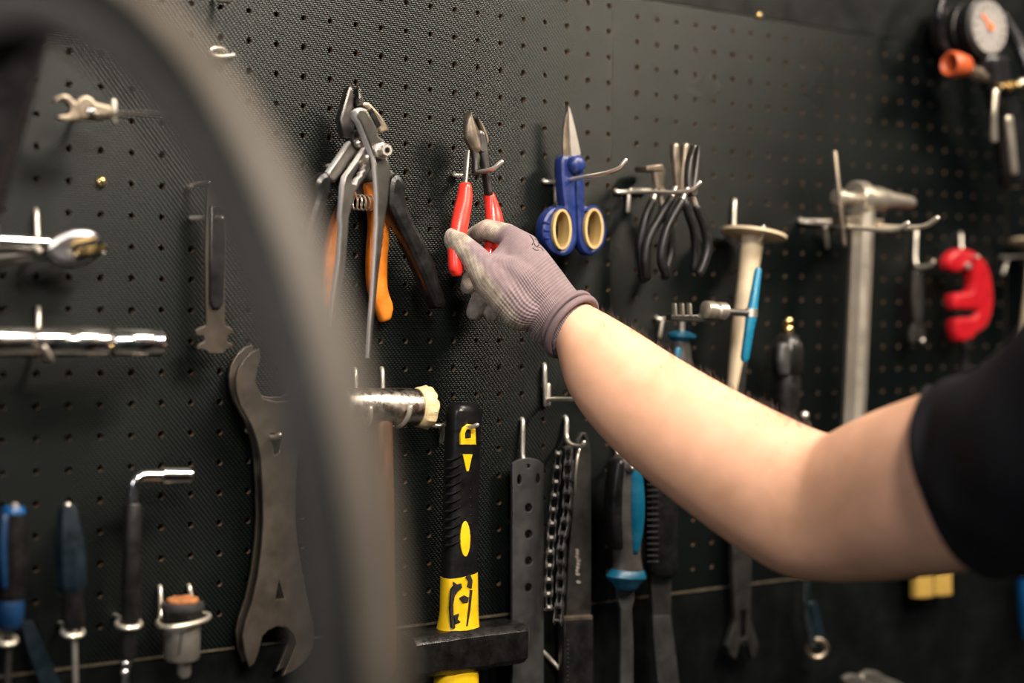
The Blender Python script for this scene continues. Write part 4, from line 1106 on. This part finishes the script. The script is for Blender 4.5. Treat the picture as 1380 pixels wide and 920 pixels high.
def blue_panel_scraper():
    d = 0.032
    t = thing('scraper', 'scraper with a grey handle and long blue side panel, hung below the forearm', 'scraper', P(845, 620, d))
    g = blade([(829, 620, 858, 622, d), (825, 645, 862, 645, d), (822, 680, 864, 680, d), (823, 715, 862, 715, d), (829, 745, 860, 745, d), (828, 765, 863, 765, d), (822, 775, 866, 775, d)], 0.0115, 2.4, 18).build('handle', 'grey_handle', t)
    blade([(839, 624, 859, 626, d + .003), (842, 640, 862, 640, d + .004), (843, 680, 865, 680, d + .005), (843, 715, 862, 715, d + .004), (844, 742, 855, 742, d + .003)], 0.0105, 2.6).build('side_panel', 'blue_handle', g)
    blade([(824, 622, 838, 622, d), (820, 650, 836, 650, d), (818, 690, 835, 690, d), (822, 735, 835, 735, d)], 0.0105, 2.4).build('dark_panel', 'handle_black', g)
    MB().lathe(P(850, 630, d + .012), P(850, 630, d + .0155), [(0, 0.004), (1, 0.004)], 14).build('hang_hole', 'print_black', g)
    blade([(821, 775, 867, 775, d, .0135), (820, 778, 867, 778, d, .014), (828, 787, 859, 787, d, .010)], 0.013, 2.4, 18).build('collar', 'blue_handle', t)
    link('blade', plate([[(832, 786), (856, 786), (855, 808), (852, 820), (854, 870), (854, 965), (836, 966), (837, 870), (837, 820), (833, 808)]], d, 0.004, 0.0006), 'flat_grey_steel', t)
blue_panel_scraper()
hook('wire hook over the blue-panelled scraper', [[(830, 588, -0.003), (832, 592, 0.004), (832, 612, 0.005), (838, 620, 0.016), (852, 630, 0.05)]])

def file_tool():
    d = 0.030
    t = thing('file', 'dark file with a ribbed black grip and grey steel blade, right of the blue-panelled scraper', 'file', P(890, 640, d))
    g = blade([(871, 632, 909, 632, d), (871, 680, 910, 680, d), (873, 730, 910, 730, d), (873, 768, 911, 768, d)], 0.010, 3).build('grip', 'handle_black', t)
    for i in range(15):
        MB().tube([P(872, 645 + i * 8, d + .007), P(880, 645 + i * 8, d + .0102), P(887, 645 + i * 8, d + .0104)], 0.0011, 6).build('grip_rib', 'black_rubber', g)
    link('shank', plate([[(877, 768), (905, 768), (905, 832), (880, 834)]], d, 0.005, 0.0006), 'dark_steel', t)
    link('blade', plate([[(880, 830), (904, 829), (910, 870), (917, 930), (920, 965), (893, 968), (888, 930), (882, 870)]], d + 0.0015, 0.005, 0.0006), 'flat_grey_steel', t)
file_tool()
def dark_wrench():
    d = 0.020
    me = plate([[(988, 700), (1014, 700), (1014, 760), (1013, 806), (1012, 833), (1018, 850), (1023, 868), (1020, 882), (1014, 889), (1010, 872), (1003, 864), (998, 868), (995, 880), (992, 889), (984, 882), (980, 870), (986, 852), (992, 833), (990, 806), (988, 760)], [(998, 822), (1007, 822), (1006, 858), (1001, 862), (998, 856)]], d, 0.008, 0.0015)
    tag(link('open_end_wrench', me, 'dark_steel'), 'dark open-ended wrench hanging jaw down under the forearm', 'wrench')
dark_wrench()
def ring_spanner():
    d = 0.030
    t = thing('combination_spanner', 'thin chrome spanner with a bent ring end hanging below the elbow', 'spanner', P(1086, 785, d))
    blade([(1083, 740, 1090, 740, d), (1082, 785, 1090, 785, d), (1081, 818, 1088, 820, d), (1086, 845, 1094, 845, d + .002), (1091, 868, 1098, 868, d + .004)], 0.004, 3).build('shank', 'chrome', t)
    c = P(1101, 874, d); pts = [c + Vector((0.010 * math.cos(a), -0.004 * math.cos(a), 0.0095 * math.sin(a))) for a in [2 * math.pi * i / 24 for i in range(24)]]
    mb = MB(); mb.tube(pts, 0.0032, 8, closed=True); mb.build('ring_end', 'aged_steel', t)
    blade([(1088, 812, 1100, 812, d - .008), (1094, 840, 1107, 840, d - .007), (1100, 866, 1111, 866, d - .004)], 0.003, 3).build('shaded_side', 'navy_handle', t)  # shank's shaded side put in as a navy-coloured piece
ring_spanner()
def bristle_brush():
    d = 0.030
    t = thing('bench_brush', 'small brush showing two tufts of yellow bristles under the upper arm', 'brush', P(1260, 760, d))
    link('stock', plate([[(1232, 700), (1288, 696), (1288, 772), (1233, 776)]], d, 0.012, 0.002), 'black_rubber', t)
    for x0, x1, y in ((1236, 1258, 806), (1261, 1284, 803)):
        link('bristle_tuft', plate([[(x0, 770), (x1, 768), (x1 + 0.5, y - 1), ((x0 + x1) / 2, y + 1), (x0 - 0.5, y)]], d + 0.001, 0.012, 0.003), 'bristle', t)
bristle_brush()
t = thing('marker_driver', 'blue handle end with a pale tip poking in at the lower right edge', 'driver', P(1380, 780, 0.03))
MB().lathe(P(1384, 757, .03), P(1388, 860, .03), [(0, 0.006), (0.06, 0.0125), (0.3, 0.0135), (0.8, 0.012), (1, 0.008)], 20).build('handle', 'bright_blue', t)
MB().ball(P(1379, 768, .042), 0.004).build('pale_tip', 'dial_white', t)
for x0, y0, lab in ((1148, 908, 'left'), (1172, 903, 'right')):
    d = 0.03
    me = plate([[(x0 - 10, y0 + 6), (x0, y0), (x0 + 12, y0 + 2), (x0 + 22, y0 + 9), (x0 + 40, y0 + 16), (x0 + 70, y0 + 34), (x0 + 66, y0 + 44), (x0 + 34, y0 + 28), (x0 + 8, y0 + 16), (x0 - 8, y0 + 14)]], d, 0.008, 0.002)
    tag(link('spanner', me, 'bright_steel'), f'dull steel spanner head peeping over the bottom edge, the {lab} one of two', 'spanner', 'spanner heads at the bottom edge')
#PART5
# ------------------------------------------------------------------ left side
def small_adjustable():
    d = 0.045
    t = thing('adjustable_wrench', 'small adjustable wrench with an open crescent jaw at the upper left', 'wrench', P(110, 148, d))
    link('jaw', plate([smooth2([(73, 139), (76, 131), (84, 127), (94, 129), (103, 138), (112, 136), (116, 146), (112, 158), (103, 161), (90, 163), (78, 159), (82, 155), (92, 154), (95, 149), (93, 141), (86, 135), (79, 136)], 2)], d, 0.008, 0.0015), 'aged_steel', t)
    link('body', plate([[(103, 138), (108, 131), (116, 128), (124, 131), (130, 138), (150, 142), (152, 158), (130, 162), (108, 161)]], d + 0.001, 0.010, 0.002), 'aged_steel', t)
    MB().lathe(P(117, 150, d + .004), P(126, 150, d + .004), [(0, .004), (.15, .0045), (.3, .004), (.45, .0045), (.6, .004), (.75, .0045), (1, .004)], 14).build('worm', 'chrome', t)
small_adjustable()
hook('long chrome-bright wire hook running out from the small adjustable wrench', [[(98, 158, -0.003), (102, 156, 0.004), (112, 153, 0.02), (226, 156, 0.190)], [(153, 137, 0.075), (154, 163, 0.075)]])

def chrome_pliers():
    d = 0.040
    t = thing('slip_pliers', 'chrome pliers lying sideways with a rounded head and toothed mouth, at the left edge', 'pliers', P(90, 335, d))
    link('head', plate([smooth2([(58, 333), (66, 324), (82, 314), (100, 308), (124, 309), (134, 316), (135, 324), (104, 331), (101, 338), (118, 341), (141, 331), (144, 337), (136, 347), (120, 356), (100, 361), (76, 356), (62, 345)], 2)], d, 0.016, 0.0055), 'gunmetal', t)
    mb = MB()
    for i in range(9):
        x = 104 + i * 4.2; c = P(x, 338.5 - i * 0.5, d + 0.0008); mb.box(c, (0.0011, 0, 0), (0, 0.006, 0), (0, 0, 0.003))
    mb.build('teeth', 'brass', t, 0)
    MB().tube([P(-60, 322, d), P(0, 325, d), P(64, 329, d)], [0.0052, 0.0052, 0.0060], 14).build('handle', 'chrome', t)
    MB().tube([P(-60, 360, d - .01), P(0, 348, d - .01), P(66, 340, d - .008)], [0.0062, 0.0062, 0.0055], 14).build('handle', 'dark_steel', t)
chrome_pliers()
hook('upright wire hook behind the chrome pliers head', [[(48, 281, -0.003), (49, 286, 0.004), (51, 326, 0.006), (50, 338, 0.02), (53, 338, 0.052)]])

def chrome_bar():
    d = 0.046
    t = thing('torque_bar', 'thick chrome bar lying level in a hook at the left edge', 'bar', P(100, 462, d))
    X = lambda x: P(x, 461.5 + (x - 100) * 0.008, d)
    MB().lathe(X(-130), X(146), [(0, 0.0118), (0.60, 0.0118), (0.61, 0.0112), (0.80, 0.0112), (0.81, 0.0116), (0.985, 0.0116), (1, 0.0100)], 32).build('tube', 'chrome', t)
    MB().lathe(X(145), X(152), [(0, 0.0092), (1, 0.0092)], 24).build('groove', 'dark_steel', t)
    MB().lathe(X(150), X(218), [(0, 0.0100), (0.04, 0.0112), (0.95, 0.0110), (1, 0.0100)], 32).build('end_sleeve', 'chrome', t)
    MB().ball(P(149, 467, d + 0.009), 0.0022).build('detent', 'brass', t)
chrome_bar()
hook('wire hook curling under the thick chrome bar', [[(51, 413, -0.003), (52, 418, 0.004), (52, 478, 0.010), (58, 484, 0.03), (70, 486, 0.056), (66, 478, 0.062), (60, 468, 0.064)]])

def bent_socket():
    d = 0.034
    t = thing('bent_socket_wrench', 'L-bent chrome socket wrench with a black sleeve, hung upright', 'socket wrench', P(178, 760, d))
    MB().lathe(P(217, 641, d), P(257, 641, d), [(0, 0.0052), (0.03, 0.0066), (0.97, 0.0066), (1, 0.0058)], 24).build('socket', 'chrome', t)
    MB().tube(smooth_line([P(218, 641, d), P(200, 641, d), P(188, 643, d), P(181, 652, d), P(180, 668, d), P(180, 684, d)], 6), 0.0044, 16).build('bent_bar', 'chrome', t)
    MB().lathe(P(179.5, 678, d), P(176, 836, d), [(0, 0.0064), (0.02, 0.0073), (0.97, 0.0073), (1, 0.0066)], 20).build('sleeve', 'black_rubber', t)
    MB().lathe(P(175, 836, d), P(172, 888, d), [(0, 0.0068), (0.8, 0.0068), (1, 0.006)], 20).build('lower_sleeve', 'black_gloss', t)
    mb = MB(); mb.ball(P(170, 894, d), 0.0050); mb.ball(P(168, 906, d), 0.0042); mb.tube([P(171, 886, d), P(166, 960, d)], 0.0034, 12); mb.build('ball_end', 'chrome', t)
bent_socket()
def ring_hook(label, cx, cy, rx, ry, d=0.030):
    mb = MB(); c = P(cx, cy, d); ax = (P(cx + rx, cy, d) - c).length
    pts = [c + Vector((ax * math.cos(a), ax * 0.95 * math.sin(a), 0.002 * math.sin(a))) for a in [2 * math.pi * i / 28 for i in range(28)]]
    mb.tube(pts, 0.0020, 8, closed=True)
    mb.tube([c + Vector((0, ax * .95, 0.002)), Vector((c.x, -0.004, c.z + 0.001)), Vector((c.x, 0.004, c.z + 0.001))], 0.0020, 8)
    return tag(mb.build('ring_hook', 'zinc_wire'), label, 'hook', 'wire rings on the pegboard')
ring_hook('wire ring around the black sleeve of the bent socket wrench', 173.5, 840, 15, 4, 0.034)
ring_hook('wire ring under the dark navy screwdriver handle', 98, 851, 13, 6, 0.034)
ring_hook('wire ring under the blue-capped screwdriver at the left edge', 9, 862, 12, 6, 0.034)

def screwdriver_a():
    d = 0.034
    t = thing('screwdriver', 'black screwdriver with bright blue cap and blue base, cut by the left edge', 'screwdriver', P(16, 760, d))
    a, b = P(18, 682, d), P(13, 846, d)
    MB().lathe(a, b, [(0.0, 0.0072), (0.02, 0.0086), (0.06, 0.0090)], 20).build('end_cap', 'bright_blue', t)
    MB().lathe(a, b, [(0.055, 0.0092), (0.2, 0.0112), (0.45, 0.0125), (0.7, 0.0110), (0.78, 0.0095)], 10).build('handle', 'black_rubber', t, 20)
    MB().lathe(a, b, [(0.77, 0.0098), (0.82, 0.0105), (0.95, 0.0100), (1.0, 0.0070)], 20).build('base', 'navy_blue', t)
    blade([(1, 695, 11, 695, d + .008), (-2, 740, 9, 740, d + .011), (1, 790, 10, 790, d + .009)], 0.003).build('inlay', 'navy_blue', t)
    MB().lathe(P(13, 844, d), P(8, 970, d), [(0, 0.0024), (1, 0.0024)], 10).build('shaft', 'dark_steel', t)
    MB().ball(P(20, 682, d + .004), 0.003).build('cap_mark', 'dial_white', t)
screwdriver_a()
def screwdriver_b():
    d = 0.034
    t = thing('screwdriver', 'dark navy-handled screwdriver left of the bent socket wrench', 'screwdriver', P(97, 760, d))
    a, b = P(91, 680, d), P(100, 846, d)
    MB().lathe(a, b, [(0, 0.0052), (0.02, 0.0068), (0.08, 0.0080), (0.3, 0.0115), (0.45, 0.0122), (0.65, 0.0115), (0.69, 0.0098)], 8).build('handle', 'navy_handle', t, 20)
    MB().lathe(a, b, [(0.68, 0.0092), (0.75, 0.0078), (0.9, 0.0088), (1, 0.0070)], 20).build('neck', 'black_rubber', t)
    MB().lathe(P(100, 844, d), P(103, 970, d), [(0, 0.0024), (1, 0.0024)], 10).build('shaft', 'bright_steel', t)
    MB().ball(P(91, 681, d), 0.0030).build('cap_mark', 'bright_steel', t)
screwdriver_b()
me = plate([[(28, 838), (44, 836), (60, 870), (84, 925), (98, 960), (78, 968), (58, 930), (38, 880)]], 0.020, 0.005, 0.001)
tag(link('tyre_lever', me, 'navy_handle'), 'slanting dull blue flat lever at the lower left, between the two screwdrivers', 'lever')

def freewheel_socket():
    d = 0.040
    t = thing('freewheel_socket', 'squat steel socket with a rusty disc on top, sitting in a wire loop', 'socket', P(246, 850, d))
    a, b = P(246, 812, d), P(245, 888, d); r = 0.0150
    mb = MB(); mb.lathe(a, b, [(-0.02, r * 0.9), (0, r * 1.12), (0.06, r * 1.16), (0.12, r * 1.12)], 32); mb.build('rim', 'flat_grey_steel', t)
    MB().lathe(a, b, [(0.10, r * 1.08), (0.30, r * 1.04), (0.34, r * 0.98)], 32).build('band', 'black_rubber', t)
    MB().lathe(a, b, [(0.33, r * 0.95), (0.36, r * 0.96), (0.95, r * 0.93), (1.0, r * 0.86)], 32).build('barrel', 'bright_steel', t)
    MB().lathe(P(248, 887, d), P(248, 912, d), [(0, 0.0058), (0.8, 0.0056), (1, 0.004)], 20).build('spigot', 'bright_steel', t)
    c = P(246, 811, d); rn = random.Random(9); rings = []
    for q, rr in ((0, 0.0128), (0.002, 0.0130), (0.0034, 0.0118), (0.0036, 0.004)):
        rings.append([c + Vector((rr * math.cos(2 * math.pi * j / 28) * (1 + rn.uniform(-.03, .03)), rr * math.sin(2 * math.pi * j / 28), q + rn.uniform(-.0004, .0004))) for j in range(28)])
    mb = MB(); mb.ring_skin(rings); mb.build('rusty_disc', 'rust', t)
    MB().tube([P(245, 852, d + r), P(243, 868, d + r), P(241, 882, d + r)], 0.0007, 5).build('scratch', 'print_black', t)
freewheel_socket()
hook('wire loop hook holding the rusty-topped socket', [[(215, 789, -0.003), (216, 792, 0.004), (217, 832, 0.008), (212, 837, 0.02), (214, 843, 0.045), (226, 846, 0.060), (254, 842, 0.062), (278, 835, 0.055), (283, 829, 0.04), (277, 826, 0.02), (259, 826, 0.008), (258, 804, 0.005), (255, 790, 0.004), (254, 788, -0.003)]])

def nipple_tool():
    d = 0.024
    t = thing('flat_key', 'narrow flat tool with dark grip and ornate brown lower plate, partly behind the tyre', 'flat tool', P(290, 295, d))
    link('plate', plate([smooth2([(278, 255), (304, 257), (304, 300), (303, 360), (303, 420), (304, 438), (310, 441), (315, 447), (311, 450), (307, 453), (307, 460), (312, 463), (314, 468), (305, 470), (301, 476), (283, 476), (276, 471), (266, 470), (268, 464), (275, 460), (274, 452), (266, 452), (264, 446), (270, 441), (277, 438), (278, 420)], 2)], d, 0.004, 0.0005), 'satin_plate', t)
    link('grip', plate([[(283, 278), (302, 278), (303, 340), (302, 408), (297, 416), (288, 416), (283, 408)]], d + 0.003, 0.006, 0.0015), 'black_gloss', t)
nipple_tool()
hook('wire hook through the narrow flat tool behind the tyre', [[(255, 256, -0.003), (254, 253, 0.004), (262, 249, 0.006), (280, 247, 0.02)], [(257, 294, 0.004), (277, 294, 0.012), (297, 294, 0.034)]])
hook('empty wire loop near the top, seen through the tyre blur', [[(315, 74, 0.003), (300, 76, 0.006), (285, 74, 0.010), (283, 69, 0.014), (288, 64, 0.014), (300, 65, 0.010), (304, 70, 0.006)]])
hook('wire hook end at the very top edge above the tyre', [[(291, -3, 0.004), (298, 1, 0.008), (311, 1, 0.02), (316, -6, 0.022)]])

def cone_wrench(dx, dy, d, label):
    o = [(348, 470), (338, 474), (329, 483), (321, 496), (318, 511), (319, 528), (324, 546), (331, 559), (339, 573), (346, 592), (351, 614), (354, 662), (355, 700), (353, 734), (348, 775), (340, 812), (331, 838), (327, 856), (330, 880), (336, 899), (343, 894), (349, 878), (354, 857), (362, 849), (373, 844), (386, 845), (396, 856), (399, 866), (391, 888), (381, 911), (397, 903), (412, 890), (422, 872), (424, 850), (416, 815), (408, 774), (401, 734), (398, 700), (398, 662), (400, 625), (404, 596), (414, 568), (424, 545), (426, 520), (418, 498), (406, 492), (407, 512), (400, 530), (388, 540), (372, 541), (355, 537), (348, 526), (344, 514), (347, 496), (351, 481)]
    h1 = [(363, 583), (379, 586), (375, 610), (370, 613)]; h2 = [(376, 783), (383, 806), (371, 808)]
    sh = lambda l: [(x + dx, y + dy) for x, y in l]
    me = plate([sh(o), sh(h1), sh(h2)], d, 0.004, 0.0008)
    tag(link('cone_wrench', me, 'satin_plate'), label, 'wrench', 'large flat cone wrenches')
cone_wrench(0, 0, 0.030, 'large flat double-ended cone wrench, the nearer of the overlapping two')
cone_wrench(-9, -6, 0.012, 'large flat double-ended cone wrench, the rear one showing along the left edge')
hook('wire hook peeping out left of the large cone wrenches', [[(331, 579, -0.003), (335, 581, 0.004), (345, 586, 0.010), (370, 590, 0.034), (376, 586, 0.038)]])
